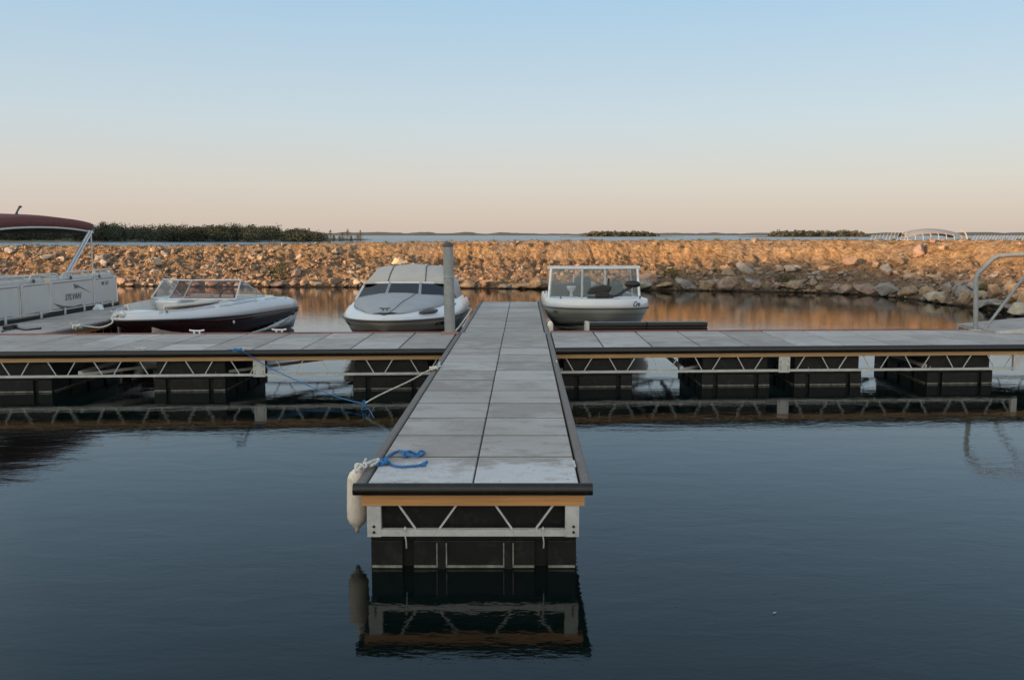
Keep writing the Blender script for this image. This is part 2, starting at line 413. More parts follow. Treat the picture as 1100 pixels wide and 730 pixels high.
def finger(name, label, l0, l1, s0, s1, end_near=True, end_far=True, floats=(), cleats=(), group='finger docks of the marina', bumper=.08):
    root = empty(name, W((l0 + l1) / 2, s0, 0), 0, label, 'dock', group)
    inv = root.location.copy()
    def M(a, b, z): return W(l0 + b, s0 + a, z) - inv
    mb = MB(); paver_grid(mb, M, s1 - s0, 2, .69, 0, l1 - l0); mb.build('paver_deck', M_PAVER, root)
    wd = l1 - l0; La = s1 - s0
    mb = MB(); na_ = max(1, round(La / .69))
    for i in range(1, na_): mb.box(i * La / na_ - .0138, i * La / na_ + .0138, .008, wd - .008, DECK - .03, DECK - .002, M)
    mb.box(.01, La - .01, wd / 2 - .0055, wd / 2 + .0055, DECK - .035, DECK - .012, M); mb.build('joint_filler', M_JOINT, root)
    # grey edge trim flush along the long sides and black bumper across the ends
    mb = MB()
    for (b0, b1) in ((-bumper, -.012), (wd + .012, wd + bumper)):
        mb.box(-.012, La, b0, b1, DECK - .07, DECK - .004, M, ch=.012)
    mb.build('edge_trim', M_TRIM, root)
    mb = MB()
    if end_near: 
        pr = [(-.004, .0), (-.035, -.003), (-.052, -.018), (-.056, -.04), (-.05, -.066), (-.02, -.078), (-.004, -.078)]
        rows = [[M(a, b, DECK + z) for (a, z) in pr] for b in (-bumper - .006, wd + bumper + .006)]
        mb.grid(rows)
        for r in rows: mb.add(r, [tuple(range(len(r)))])
    if end_far: mb.box(La + .004, La + .05, -bumper, wd + bumper, DECK - .078, DECK, M)
    if mb.v: mb.build('end_bumper', M_RUBBER, root)
    mb = MB()
    zw0, zw1 = DECK - .148, DECK - .080
    mb.box(-.018, .02, -.035, wd + .035, zw0, zw1, M); mb.box(La - .02, La + .018, -.035, wd + .035, zw0, zw1, M)
    for b in (-.033, wd - .005): mb.box(.022, La - .022, b, b + .038, zw0, zw1, M)
    mb.build('timber_fascia', M_WOOD, root)
    # deck bearers
    k = .4
    while k < La - .2: mb = MB(); mb.box(k, k + .05, .04, wd - .04, zw0 + .004, zw1 + .02, M); k += .69; mb.build('cross_bearer', M_WOODPALE, root)
    tr = MB(); zb = .232; ch = .045
    P = lambda a, b: M(a, b, 0)
    truss_side(tr, P(.0, .06), P(.0, wd - .06), zw0, zb, ch, .62)
    truss_side(tr, P(La, .06), P(La, wd - .06), zw0, zb, ch, .62)
    truss_side(tr, P(.06, .02), P(La - .06, .02), zw0, zb); truss_side(tr, P(.06, wd - .02), P(La - .06, wd - .02), zw0, zb)
    for a in (0, La):
        for b in (.045, wd - .045):
            mbx = .045
            tr.box(a - .022, a + .022, b - mbx, b + mbx, zb - .003, zw0 - .002, M)
    # diagonal wind braces in plan
    for k in range(int(La / 1.9)):
        a = .1 + k * 1.9
        tr.bar(M(a, .06, zb + .06), M(a + 1.75, wd - .06, zb + .14), .04, .04)
    tr.build('truss_frame', M_GALV, root)
    bl = MB()
    for b in (.04, wd - .04):
        for z in (.262, .30): 
            c = M(-.024, b + .005, z); bl = MB(); bl.tube([c, c + Vector((0, -.008, 0))], .009, 8)
            if end_near: bl.build('bolt', M_BLACK, root)
    for (a0, a1, rb) in floats:
        make_float(root, P(a0, .015), P(a0, wd - .015), P(a1, .015), P(a1, wd - .015), slots=((.0, .155), (.205, .345), (.345, .665), (.665, .80), (.86, 1.)) if rb else ((.0, .17), (.23, .77), (.83, 1.)), ribs=(.345, .67) if rb else ())
    for (a, b) in cleats: cleat(root, M(a, b, DECK), R(90))
    return root

l_mid = FC
M_SCUFF = plain('scuffed grey plastic', (.13, .13, .125), .8, 0, .5, 6, grime=(.03, .03, .03))
near = finger('finger_dock', 'long pale paver-topped dock running from the foreground to the walkway, black bumper and timber end', FL, FR, 5.60, s_far(FC) - .02, True, False,
       floats=((.02, 1.15, True), (2.2, 3.3, False), (4.2, 5.3, False), (6.2, 7.2, False)), cleats=())
far = finger('finger_dock', 'short paver dock beyond the walkway, between the canvas-covered boat and the aluminium boat', FL + .03, FR - .02, s_far(FC) + .02, 21.2, False, True,
       floats=((.1, 1.1, False), (2.6, 3.7, False), (5.3, 6.4, False)), cleats=())
left = finger('finger_dock', 'paver dock alongside the pontoon boat, maroon boat tied at its right edge', -9.22, -7.86, s_far(-8.5) + .02, 20.9, False, True,
       floats=((.1, 1.1, False), (2.6, 3.7, False), (5.0, 6.1, False)), cleats=((1.4, 1.28),))

def walkway(name, label, lA, lB, floats_px, plate_px, end_post=None, nseg=3, tail=0):
    """lA is the end that butts the finger dock, lB the outer end"""
    mid = W((lA + lB) / 2, (s_near(lA) + s_far(lB)) / 2, 0)
    root = empty(name, mid, 0, label, 'dock', 'walkway docks crossing the marina'); inv = mid
    x0, x1 = min(lA, lB), max(lA, lB); La = x1 - x0
    def M(a, v, z):
        l = x0 + a; return W(l, lerp(s_near(l), s_far(l), v), z) - inv
    dep = s_far(0) - s_near(0)
    mb = MB(); rnd = random.Random(int(abs(lB) * 10)); na = round(La / .69); sa = La / na
    for i in range(na):
        for j in range(nseg):
            g = .012; mb.box(i * sa + g, (i + 1) * sa - g, j / nseg + g / dep, (j + 1) / nseg - g / dep, DECK - .05, DECK + rnd.uniform(-.002, .002), M, tone=.02 + rnd.random() * .9, ch=.006)
    mb.build('paver_deck', M_PAVER, root)
    mb = MB()
    pr = [(-.004, .0), (-.04, -.003), (-.062, -.02), (-.068, -.05), (-.06, -.085), (-.03, -.098), (-.004, -.098)]
    rows = [[M(a, y / dep, DECK + z) for (y, z) in pr] for a in [La * k / 12 for k in range(13)]]
    mb.grid(rows)
    for r in (rows[0], rows[-1]): mb.add(r, [tuple(range(len(r)))])
    mb.box(0, La, 1 + .004 / dep, 1 + .05 / dep, DECK - .09, DECK - .004, M)
    mb.build('edge_bumper', M_RUBBER, root)
    mb = MB(); mb.box(0, La, 1 + .006 / dep, 1 + .04 / dep, DECK - .002, DECK + .018, M, ch=.008); mb.build('red_edge_strip', M_REDHOSE, root)
    mb = MB(); zw0, zw1 = .43, .485
    mb.box(0, La, -.02 / dep, .02 / dep, zw0, zw1, M); mb.box(0, La, 1 - .02 / dep, 1 + .015 / dep, zw0, zw1, M)
    mb.build('timber_fascia', M_WOODPALE, root)
    k = .35
    while k < La - .1: mb = MB(); mb.box(k, k + .05, .03, .97, zw0 + .006, zw1 + .04, M); k += .69; mb.build('cross_bearer', M_WOODPALE, root)
    tr = MB(); zb = .212; ch = .032
    P = lambda a, v: M(a, v, 0); Lt = La - (tail or .02)
    truss_side(tr, P(0.02, 0), P(Lt, 0), zw0, zb, ch); truss_side(tr, P(.02, 1), P(La - .02, 1), zw0, zb, ch)
    d = (P(1, 0) - P(0, 0)).normalized()
    for k in range(int(La / 1.83)):
        tr.bar(M(k * 1.83 + .05, .04, zb + .03), M(k * 1.83 + 1.7, .96, zb + .03), .04, .04)
        tr.bar(M(k * 1.83 + .02, .04, zb + .05), M(k * 1.83 + .02, .96, zb + .05), .05, .05)
    tr.build('truss_frame', M_GALV, root)
    for px in plate_px:
        q = at_y(px, 395, s_near(0)); 
        l = q.x - DV * q.y
        c = P(l - x0, 0) + Vector((0, -.028, 0))
        mb = MB(); plate(mb, c, d, .165, zb - .012, zw0 - .002, (0, .012, 0)); g = mb.build('gusset_plate', M_GALV, root)
        for dx in (-.055, .055):
            for z in (.25, .285, .36): 
                mb = MB(); cc = c + d * dx + Vector((0, 0, z)); mb.tube([cc, cc + Vector((0, -.007, 0))], .008, 6); mb.build('bolt', M_BLACK, g)
    if end_post is not None:
        a = Lt - .05 if end_post > 0 else .05
        mb = MB(); plate(mb, P(a, 0) + Vector((0, -.03, 0)), d, .09, zb - .012, zw0, (0, .05, 0)); mb.build('end_post', M_GALV, root)
    for (p0, p1) in floats_px:
        la, lb = [(lambda q: q.x - DV * q.y)(at_y(p, 410, s_near(0))) for p in (p0, p1)]
        a0, a1 = la - x0, lb - x0
        if a0 < 0: continue
        if a1 > La: continue
        make_float(root, P(a0, .0), P(a1, .0), P(a0, 1), P(a1, 1), zt=.205)
    return root, M
wl, MWL = walkway('walkway_dock', 'left arm of the crossing walkway, timber edged, in front of the maroon and canvas-covered boats', FL - .085, -9.9,
             ((381, 462), (174, 248), (-12, 70), (-160, -90)), (283.5, 8 - 283 + 5))
LR_END = (lambda q: q.x - DV * q.y)(at_y(1096, 395, s_near(7)))
wr, MWR = walkway('walkway_dock', 'right arm of the crossing walkway, timber edged, running to the tubular handrail', FR + .085, LR_END + 1.6,
             ((604, 680), (756, 831), (858, 933), (1007, 1081)), (846.5,), end_post=1, tail=1.62)
for u_ in (.18, .83):
    lx = lerp(FL, FR, u_); mb = MB(); P_ = W(lx, 5.60, 0) - near.location
    mb.tube([P_ + Vector((0, -.03, .30)), P_ + Vector((0, -.035, .24)), P_ + Vector((.006, -.03, .19)), P_ + Vector((.004, -.01, .15))], .005, 6)
    mb.lathe([(0, 0), (.012, .004), (.012, .014), (0, .018)], P_ + Vector((0, -.03, .275)), 8); mb.build('float_hook', M_GALV, near)
c0 = at_z(213, 358, DECK); cleat(wl, c0 - wl.location + Vector((0, -.06, 0)), 0, M_WHITEGEL, 1.1)
c0 = at_z(301, 357, DECK); cleat(wl, c0 - wl.location + Vector((0, -.06, 0)), 0, M_WHITEGEL, 1.1)
c0 = at_z(258, 377, DECK); cleat(wl, c0 - wl.location + Vector((0, .05, 0)), 0, M_GALV, .7)
c0 = at_z(150, 377, DECK); cleat(wl, c0 - wl.location + Vector((0, .05, 0)), 0, M_GALV, .7)
c0 = at_z(470, 394, DECK); cleat(near, c0 - near.location + Vector((.02, 0, 0)), R(90), M_GALV, .8)
c0 = at_z(394, 502, DECK); cleat(near, c0 - near.location + Vector((-.02, 0, -.006)), R(90), M_GALV, .8)
c0 = at_z(614, 498, DECK); cleat(near, c0 - near.location + Vector((.02, 0, -.03)), R(90), M_GALV, .6)
c0 = at_z(598, 388, DECK); cleat(near, c0 - near.location + Vector((.0, 0, -.03)), R(90), M_GALV, .6)

# ------------------------------------------------------------------ gangway with handrail on the right
gx0 = 7.72
g0 = W(gx0, s_far(gx0), 0)
root = empty('gangway', g0, 0, 'sloping boarded gangway at the right edge leading up from the walkway to the bank', 'gangway')
def MG(a, v, z):
    l = gx0 + a; s = lerp(s_far(l) - .55, s_far(l) + .75, v); return W(l, s, z + .03 + .085 * a) - g0
mb = MB()
for i in range(26): mb.box(i * .3 + .004, (i + 1) * .3 - .004, .02, .98, DECK - .06, DECK + .004, MG, tone=.3 + .3 * random.random(), ch=.004)
mb.build('deck_boards', M_PAVER, root)
mb = MB(); mb.box(0, 7.8, 0, .02, DECK - .2, DECK, MG); mb.box(0, 7.8, .98, 1, DECK - .2, DECK, MG); mb.build('side_beam', M_GALV, root)

def hr(px, py, Y=None): return at_y(px, py, Y or hrY)
hrY = at_z(1048, 354.0, DECK).y - .10
b0 = hr(1048, 354); b1 = hr(1057, 354)
root = empty('handrail', Vector((b0.x, b0.y, DECK)), 0, 'grey tubular steel handrail standing on the walkway at the right edge', 'handrail')
o_ = root.location.copy()
mb = MB()
mb.tube([p - o_ for p in (Vector((b0.x, b0.y, DECK + .005)), hr(1048.5, 300), hr(1050.5, 294), hr(1067, 277.5), hr(1072, 274.8), hr(1108, 272.5), hr(1190, 262))], .039, 12)
mb.build('top_rail', M_PILE, root)
mb = MB(); mb.tube([p - o_ for p in (Vector((b1.x, b1.y, DECK + .005)), hr(1107, 288), hr(1190, 272), )], .025, 10); mb.build('diagonal_brace', M_PILE, root)
mb = MB(); mb.tube([p - o_ for p in (hr(1150, 345), hr(1150, 266))], .04, 10); mb.build('post', M_PILE, root)
mb = MB(); mb.box(b0.x - o_.x - .08, b1.x - o_.x + .08, -.05, .07, -.001, .014); mb.build('base_plate', M_GALV, root)

# ------------------------------------------------------------------ mooring pile
pb = at_z(483.5, 355.5, DECK); pY = s_far(FL) - .12
pb = at_y(483.3, 356, pY); pt = at_y(481.3, 265, pY)
root = empty('mooring_pile', Vector((pb.x, pb.y, DECK)), 0, 'tall grey steel mooring post in front of the canvas-covered boat', 'post')
o_ = root.location.copy()
dp = (pt - pb); pr = .088
mb = MB(); mb.tube([Vector((0, 0, .02)), pt - o_], [pr, pr * .93], 20); pole = mb.build('pole', M_PILE, root)
mb = MB(); tp = pt - o_
mb.lathe([(pr * .97, 0), (pr * 1.0, .005), (pr * .98, .045), (pr * .5, .075), (0, .08)], tp, 20); mb.build('cap', M_DARKGREY, root)
mb = MB(); cc = (pt - o_) * .66
mb.tube([cc + Vector((math.cos(a) * (pr * 1.02), math.sin(a) * (pr * 1.02), 0)) for a in [k * math.pi / 12 for k in range(25)]], .008, 6)
mb.tube([cc + Vector((pr, -.03, 0)), cc + Vector((pr + .09, -.04, 0)), cc + Vector((pr + .1, -.04, -.07))], .008, 6)
mb.build('collar', M_GALV, root)
mb = MB(); mb.box(-.14, .14, -.12, .12, .001, .014); mb.box(-.10, .10, -.095, .095, .014, .035); mb.build('base_plate', plain('reddish primer', (.34, .19, .17), .7), root)

# ------------------------------------------------------------------ low black bumper rail on the far edge, right of the aluminium boat
q0 = at_y(629.5, 354, s_far(.9) + .16); q1 = at_y(760, 353.5, s_far(3.0) + .16)
z0, z1 = DECK - .12, at_y(690, 346.3, s_far(2) + .16).z
root = empty('dock_bumper_rail', Vector((q0.x, q0.y, z0)), 0, 'low black two-piece bumper rail behind the walkway, below the aluminium boat', 'bumper')
o_ = root.location.copy(); d = (q1 - q0); d.z = 0; Ld = d.length; d.normalize(); nrm = Vector((-d.y, d.x, 0))
for (a0, a1) in ((.06, Ld * .5 - .01), (Ld * .5 + .01, Ld)):
    mb = MB(); h = z1 - z0
    pr = [(0, 0), (0, h * .55), (.03, h * .62), (.03, h * .72), (0, h * .8), (.0, h * .96), (.02, h), (.2, h), (.2, 0)]
    rows = [[d * a + nrm * y + Vector((0, 0, z)) for (y, z) in pr + pr[:1]] for a in (a0, a1)]
    mb.grid(rows, smooth=False)
    for r in rows: mb.add(r[:-1], [tuple(range(len(pr)))])
    mb.build('rail_segment', M_RUBBER, root)
mb = MB(); P = [d * 0 + Vector((0, 0, 0)), d * .055, d * .055 + Vector((0, 0, h + .01)), Vector((0, 0, h + .01))]; mb.prism(P, nrm * .21); mb.build('end_plate', M_GALV, root)
mb = MB(); mb.bar(d * .06 + Vector((0, -.012, .06)), d * Ld + Vector((0, -.012, .06)), .02, .03); mb.build('red_strip', M_REDHOSE, root)

# ------------------------------------------------------------------ fender and ropes
fy = 5.98
ft = at_y(389, 503, fy); fb = at_y(382, 581, fy)
fx = at_y(383, 540, fy).x
root = empty('boat_fender', Vector((fx, fy, .12)), 0, 'ribbed cream vinyl fender hanging off the near left corner of the long dock', 'fender')
root.rotation_euler = (0, R(1.5), 0)
mb = MB(); n = 40; prof = [(0, .0), (.012, .0), (.018, .03), (.034, .052), (.056, .075), (.069, .11), (.072, .16), (.072, .34), (.069, .39), (.055, .425), (.034, .445), (.02, .458), (.018, .478), (0, .48)]
vs = []; fs = []
for (r, z) in prof:
    for k in range(n): 
        a = 2 * math.pi * k / n; rr = r * (1 - (.075 if k % 2 and .1 < z < .41 else 0)); vs.append((rr * math.cos(a), rr * math.sin(a), z))
for i in range(len(prof) - 1):
    for k in range(n): fs.append((i * n + k, i * n + (k + 1) % n, (i + 1) * n + (k + 1) % n, (i + 1) * n + k))
mb.add(vs, fs, True); fend = mb.build('fender_body', M_FENDER, root)
mb = MB(); mb.tube([(.018 * math.cos(a), 0, .475 + .018 * math.sin(a)) for a in [k * math.pi / 6 for k in range(13)]], .006, 6); mb.build('eyelet', M_FENDER, root)
def braid(pts, r, name, mat, parent=None, k=8, tw=60):
    """three-strand rope along pts"""
    P = catmull(pts, k); mb = MB()
    Ls = [0]
    for a, b in zip(P, P[1:]): Ls.append(Ls[-1] + (b - a).length)
    for ph in range(3):
        st = []
        for i, p in enumerate(P):
            d = (P[min(i + 1, len(P) - 1)] - P[max(i - 1, 0)]).normalized(); x = d.cross(Vector((.1, .3, 1))).normalized(); y = d.cross(x)
            a = Ls[i] * tw + ph * 2.094; st.append(p + (x * math.cos(a) + y * math.sin(a)) * r * .45)
        mb.tube(st, r * .62, 6)
    return mb
Z = lambda p, dz=0: p + Vector((0, 0, dz))
p_c = at_z(396, 500, DECK + .02)
wr_pts = [Vector((fx + .012, fy, .60)), at_z(386, 503, DECK + .035) + Vector((-.02, 0, -.02)), at_z(388, 500, DECK + .04), at_z(392, 498.5, DECK + .03), at_z(397, 496.5, DECK + .035), at_z(403, 494, DECK + .03), at_z(407, 493.5, DECK + .03), at_z(404, 497, DECK + .022), at_z(398, 500, DECK + .02)]
mb = braid(wr_pts, .011, 'r', M_WHITEROPE, tw=50)
k0 = at_z(390, 499.5, DECK + .04); mb.tube([k0 + Vector((math.cos(a) * .022, math.sin(a * 1.0) * .02, math.sin(2 * a) * .012)) for a in [k * .5 for k in range(22)]], .009, 6)
o = mb.build('fender_rope', M_WHITEROPE); tag(o, 'knotted white rope from the dock edge to the hanging cream fender', 'rope')
bz = DECK + .010
mb = MB()
pts = [(405, 500), (409, 496), (414, 492), (421, 487), (429, 484), (436, 485.5), (440, 488), (434, 490), (434, 486), (441, 484.5), (448, 487), (452, 484), (456, 486), (449, 489.5), (440, 489), (432, 486)]
b2 = braid([at_z(x, y, bz + .006 * (i % 3)) for i, (x, y) in enumerate(pts)], .0092, 'r', M_BLUEROPE, tw=70, k=14); mb.add(b2.v, b2.f, True)
pts = [(409, 497), (416, 494), (421, 499), (430, 501), (440, 500.5), (450, 499.5), (456, 497), (459, 495.5)]
b2 = braid([at_z(x, y, bz) for x, y in pts], .0092, 'r', M_BLUEROPE, tw=70, k=16); mb.add(b2.v, b2.f, True)
k0 = at_z(412, 496, bz + .012); mb.tube([k0 + Vector((math.cos(a) * .03 * (1 - k * .015), math.sin(a) * .035, .012 * math.sin(a * 1.7))) for k, a in [(k, k * .55) for k in range(28)]], .009, 7)
k0 = at_z(455, 498.5, bz + .006); mb.tube([k0 + Vector((math.cos(a) * .012, math.sin(a) * .014, .006 * math.sin(a * 1.7))) for k, a in [(k, k * .7) for k in range(16)]], .008, 7)
o = mb.build('dock_line', M_BLUEROPE); tag(o, 'loose coiled blue rope lying on the near left corner of the long dock', 'rope')

# rope across the gap: blue from the walkway, white from the long dock, knotted over the water
kn = at_y(391.5, 433.5, 10.95)
pa = at_z(258, 376.5, DECK + .05); pc = at_z(470, 394, DECK + .02)
mb = MB()
mid = [pa + Vector((-.25, .25, -.02)), pa + Vector((-.12, .12, .0)), pa, at_y(268, 381.5, s_near(-3.6) - .09), at_y(290, 395, 12.1), at_y(330, 413.5, 11.75), at_y(365, 427, 11.3), kn]
mb.tube(mid, .007, 8, 6)
k0 = pa + Vector((-.05, .05, .0)); mb.tube([k0 + Vector((math.cos(a) * .06, math.sin(a) * .03, .02 * math.sin(a * 1.7))) for a in [k * .6 for k in range(20)]], .01, 6)
mb.tube([kn + Vector((math.cos(a) * .02, .01 * math.sin(a), math.sin(a) * .035)) for a in [k * .5 for k in range(22)]], .010, 6)
mb.tube([kn, at_y(388, 440, 10.95) , at_y(396, 439, 10.9), at_z(402, 449, .0), at_z(408, 453, -.15)], .006, 6, 3)
o = mb.build('mooring_line', M_BLUEROPE); tag(o, 'thin blue rope slanting from the left walkway down to a knot over the water', 'rope')
mb = braid([kn + Vector((.01, 0, .01)), at_y(410, 423, 10.9), at_y(440, 409, 10.8), at_z(461, 397.5, DECK - .03), pc, at_z(474, 393, DECK + .015)], .0105, 'r', M_WHITEROPE, tw=40)
k0 = at_z(466, 395.5, DECK + .02); mb.tube([k0 + Vector((math.cos(a) * .045, math.sin(a) * .03, .014 * math.sin(a * 1.3))) for a in [k * .55 for k in range(30)]], .013, 6)
o = mb.build('mooring_line', M_WHITEROPE); tag(o, 'white rope pulled tight from the left edge of the long dock to the blue knot', 'rope')
#@@SETTING
# ------------------------------------------------------------------ water
def sheet(name, mat, x0, x1, y0, y1, z):
    mb = MB(); mb.add([(x0, y0, z), (x1, y0, z), (x1, y1, z), (x0, y1, z)], [(0, 1, 2, 3)])
    return tag(mb.build(name, mat), kind='structure')
# ------------------------------------------------------------------ earth bank (breakwater)
def zc_pt(px, py): 
    p = at_z(px, py, 0); return (p.x, p.y)
path = [(-75, 44), (-55, 41.5), (-38, 40), (-26, 39.2), zc_pt(130, 307.3), zc_pt(260, 308), zc_pt(400, 308.6), zc_pt(560, 310.2), zc_pt(700, 311.8), zc_pt(800, 313), zc_pt(900, 315.5), zc_pt(965, 320), zc_pt(1024, 328), (13.9, 25.2), (13.8, 22.5), (14.2, 18), (15.5, 11), (17.5, 3), (21, -8)]
PP = catmull([Vector((x, y, 0)) for x, y in path], 24)
acc = [0]
for a, b in zip(PP, PP[1:]): acc.append(acc[-1] + (b - a).length)
U = acc[-1]
import bisect
def path_at(u):
    i = min(max(bisect.bisect(acc, u) - 1, 0), len(PP) - 2); t = (u - acc[i]) / max(1e-6, acc[i + 1] - acc[i]); return PP[i].lerp(PP[i + 1], t)
def path_nrm(u, h=2.0):
    d = (path_at(min(u + h, U)) - path_at(max(u - h, 0))).normalized(); return Vector((-d.y, d.x, 0))
def u_of_x(x):   # bank abscissa for the part running across the view
    best = min(range(len(PP)), key=lambda i: abs(PP[i].x - x) + (100 if PP[i].y < 30 else 0)); return acc[best]
UC = acc[min(range(len(PP)), key=lambda i: (PP[i] - Vector((13, 31.5, 0))).length)]     # corner
U0 = u_of_x(-17); U1 = u_of_x(-6); U2 = u_of_x(7)
def crest_z(u):
    return interp(u, [(U0 - 14, 1.62), (U0, 1.64), (U1, 1.84), (U1 + 6, 1.90), (U2, 1.94), (UC, 1.98), (UC + 8, 2.0), (U, 2.02)])
def crest_d(u): return interp(u, [(U0, 5.2), (U1, 4.9), (U2, 4.6), (UC, 4.4), (UC + 10, 4.6)])
def scarp(u): return interp(u, [(U0, .12), (U1 - 2, .35), (U1 + 2, .9), (U2, .85), (UC - 2, .55), (UC + 6, .5)])
def bank_z(u, dist):
    D = crest_d(u); Z = crest_z(u); v = dist / D
    p = path_at(u)
    nz = lambda s, o=0: noise.noise(Vector((u * s + o, dist * s, o * 1.7)))
    if v < 0: base = dist * .5
    elif v <= 1:
        s = scarp(u)
        f1 = v ** .95                                    # plain slope
        f2 = interp(v, [(0, 0), (.10, .10), (.30, .26), (.60, .42), (.74, .54), (.80, .62), (.90, .90), (1, 1)])
        base = Z * lerp(f1, f2, s)
    elif dist < D + 2.2: base = Z - (dist - D) * .02
    else: base = Z - .044 - (dist - D - 2.2) * .5
    if v > 1: return base + .03 * noise.noise(Vector((u * .8, dist * .8, 3)))
    m = max(0, min(1, v * 5)) if v >= 0 else .3
    m2 = m * max(0, min(1, (1.0 - v) * 5 + .06))
    w = noise.fractal(Vector((u * .7, dist * .7, 5)), .7, 2.1, 6)
    w2 = noise.fractal(Vector((u * 2.6, dist * 2.6, 9)), .6, 2.1, 5)
    g = 1 - abs(noise.noise(Vector((u * .62 + dist * .25, dist * .16, 21)))) * 2.2
    g = max(0, g) ** 4
    g2 = max(0, 1 - abs(noise.noise(Vector((u * 1.7 - dist * .3, dist * .3, 41)))) * 2.4) ** 3
    top = max(0, min(1, (v - .35) * 3)) 
    w3 = abs(noise.noise(Vector((u * 3.9, dist * 3.9, 13)))) * 2 - .5
    g3 = max(0, 1 - abs(noise.noise(Vector((u * 2.9 + dist * .9, dist * .5, 61)))) * 3.2) ** 2
    w4 = noise.fractal(Vector((u * 6.5, dist * 6.5, 33)), .6, 2.1, 3)
    z = base + m2 * (.13 * w + .11 * w2 + .07 * w3 + .05 * w4) - m2 * (.18 * g ** 1.5 * (.35 + .65 * top) + .15 * g2 ** 2 * top * (.3 + scarp(u)) + .12 * g3 ** 2 * top)
    return z
mb = MB(); rows = []
du = .075; nu = int(U / du)
ds = [-3, -1.5, -.7, -.3, -.12] + [k * .066 for k in range(85)] + [5.9, 6.5, 7.4, 8.5, 10, 13]
for i in range(nu + 1):
    u = i * U / nu; p = path_at(u); n = path_nrm(u, 2.5 if u < UC - 8 else 5)
    rows.append([Vector((p.x + n.x * d, p.y + n.y * d, bank_z(u, d))) for d in ds])
mb.grid(rows); bank = tag(mb.build('bank', M_SOIL), kind='structure')
def on_bank(u, dist, sink=0.):
    p = path_at(u) + path_nrm(u, 2.5 if u < UC - 8 else 5) * dist; return Vector((p.x, p.y, bank_z(u, dist) - sink))

# near water and open lake (they meet under the bank)
mb = MB(); xs = []
bw = [path_at(u) + path_nrm(u, 5) * 2.0 for u in [k * U / 60 for k in range(61)]]
vs = [(p.x, p.y, 0) for p in bw] ; vs2 = [(lerp(-75, 15, k / 60), -60, 0) for k in range(61)]
mb.grid([vs, vs2], smooth=False); tag(mb.build('water', M_WATER), kind='structure')
lk = [(-4000, 60, 0), (-75, 46, 0)] + [tuple(path_at(u) + path_nrm(u, 5) * 6.5) for u in [k * U / 60 for k in range(61)]] + [(4000, -20, 0)]
back = [(-9000, 9000, 0)] + [(lerp(-8900, 8900, k / 62), 9000, 0) for k in range(63)]
mb = MB(); mb.grid([[(x, y, -.0) for (x, y, _) in lk], back], smooth=False); tag(mb.build('lake', M_LAKE), kind='structure')

# ------------------------------------------------------------------ rocks
def rock_mesh(seed, flat=.7, mat=None, n=16, angular=True):
    rnd = random.Random(seed); bm = bmesh.new()
    for i in range(n):
        a = rnd.uniform(0, 2 * math.pi); z = rnd.uniform(-1, 1); r = math.sqrt(1 - z * z); k = rnd.uniform(.82, 1.05)
        bm.verts.new((r * math.cos(a) * k * .5, r * math.sin(a) * k * .42, z * k * .5 * flat))
    res = bmesh.ops.convex_hull(bm, input=bm.verts)
    junk = [g for g in res['geom_interior'] if isinstance(g, bmesh.types.BMVert)]
    if junk: bmesh.ops.delete(bm, geom=junk, context='VERTS')
    bmesh.ops.dissolve_limit(bm, angle_limit=R(14), verts=bm.verts, edges=bm.edges)
    bmesh.ops.bevel(bm, geom=bm.edges[:], offset=.02 if angular else .075, segments=2, profile=.6, affect='EDGES')
    bmesh.ops.triangulate(bm, faces=bm.faces)
    if angular is not None:
        bmesh.ops.subdivide_edges(bm, edges=[e for e in bm.edges if e.calc_length() > .12], cuts=1)
        for v in bm.verts:
            v.co += v.normal * (.05 * noise.noise(v.co * 5 + Vector((seed, 0, 0))) + .02 * noise.noise(v.co * 14))
    bmesh.ops.triangulate(bm, faces=bm.faces)
    me = bpy.data.meshes.new('boulder'); bm.to_mesh(me); bm.free()
    for p in me.polygons: p.use_smooth = True
    try: me.set_sharp_from_angle(angle=R(32))
    except Exception: pass
    if mat: me.materials.append(mat)
    return me
SH = {}
for ci, cname in enumerate(('grey', 'tan', 'pink', 'pale')):
    for shp, (fl, ang) in {'angular': (.75, True), 'flat': (.42, True), 'rounded': (.72, False)}.items():
        SH[cname, shp] = [rock_mesh(ci * 100 + k * 7 + len(shp), fl, ROCKM[cname], 15 + k, ang) for k in range(3)]
used_lab = {}
WHERE = [(-99, 40, 'left of the bimini post'), (40, 128, 'behind the pontoon boat'), (128, 200, 'above the maroon boat bow'), (200, 320, 'behind the maroon boat'),
         (320, 400, 'left of the canvas-covered boat'), (400, 500, 'behind the canvas-covered boat'), (500, 590, 'behind the far end of the paver dock'), (590, 690, 'behind the aluminium boat'),
         (690, 790, 'just right of the aluminium boat'), (790, 880, 'midway from aluminium boat to handrail'), (880, 970, 'left of the bank corner'), (970, 1045, 'at the bank corner'), (1045, 1300, 'behind the handrail')]
def proj(p):
    d = p - Vector((0, 0, EYE)); zc = d.y * CP - d.z * SP; return 550 + F * d.x / zc, 365 - F * (d.y * SP + d.z * CP) / zc
def size_word(s): return 'small' if s < .34 else ('medium' if s < .6 else 'large')
n_rock = 0
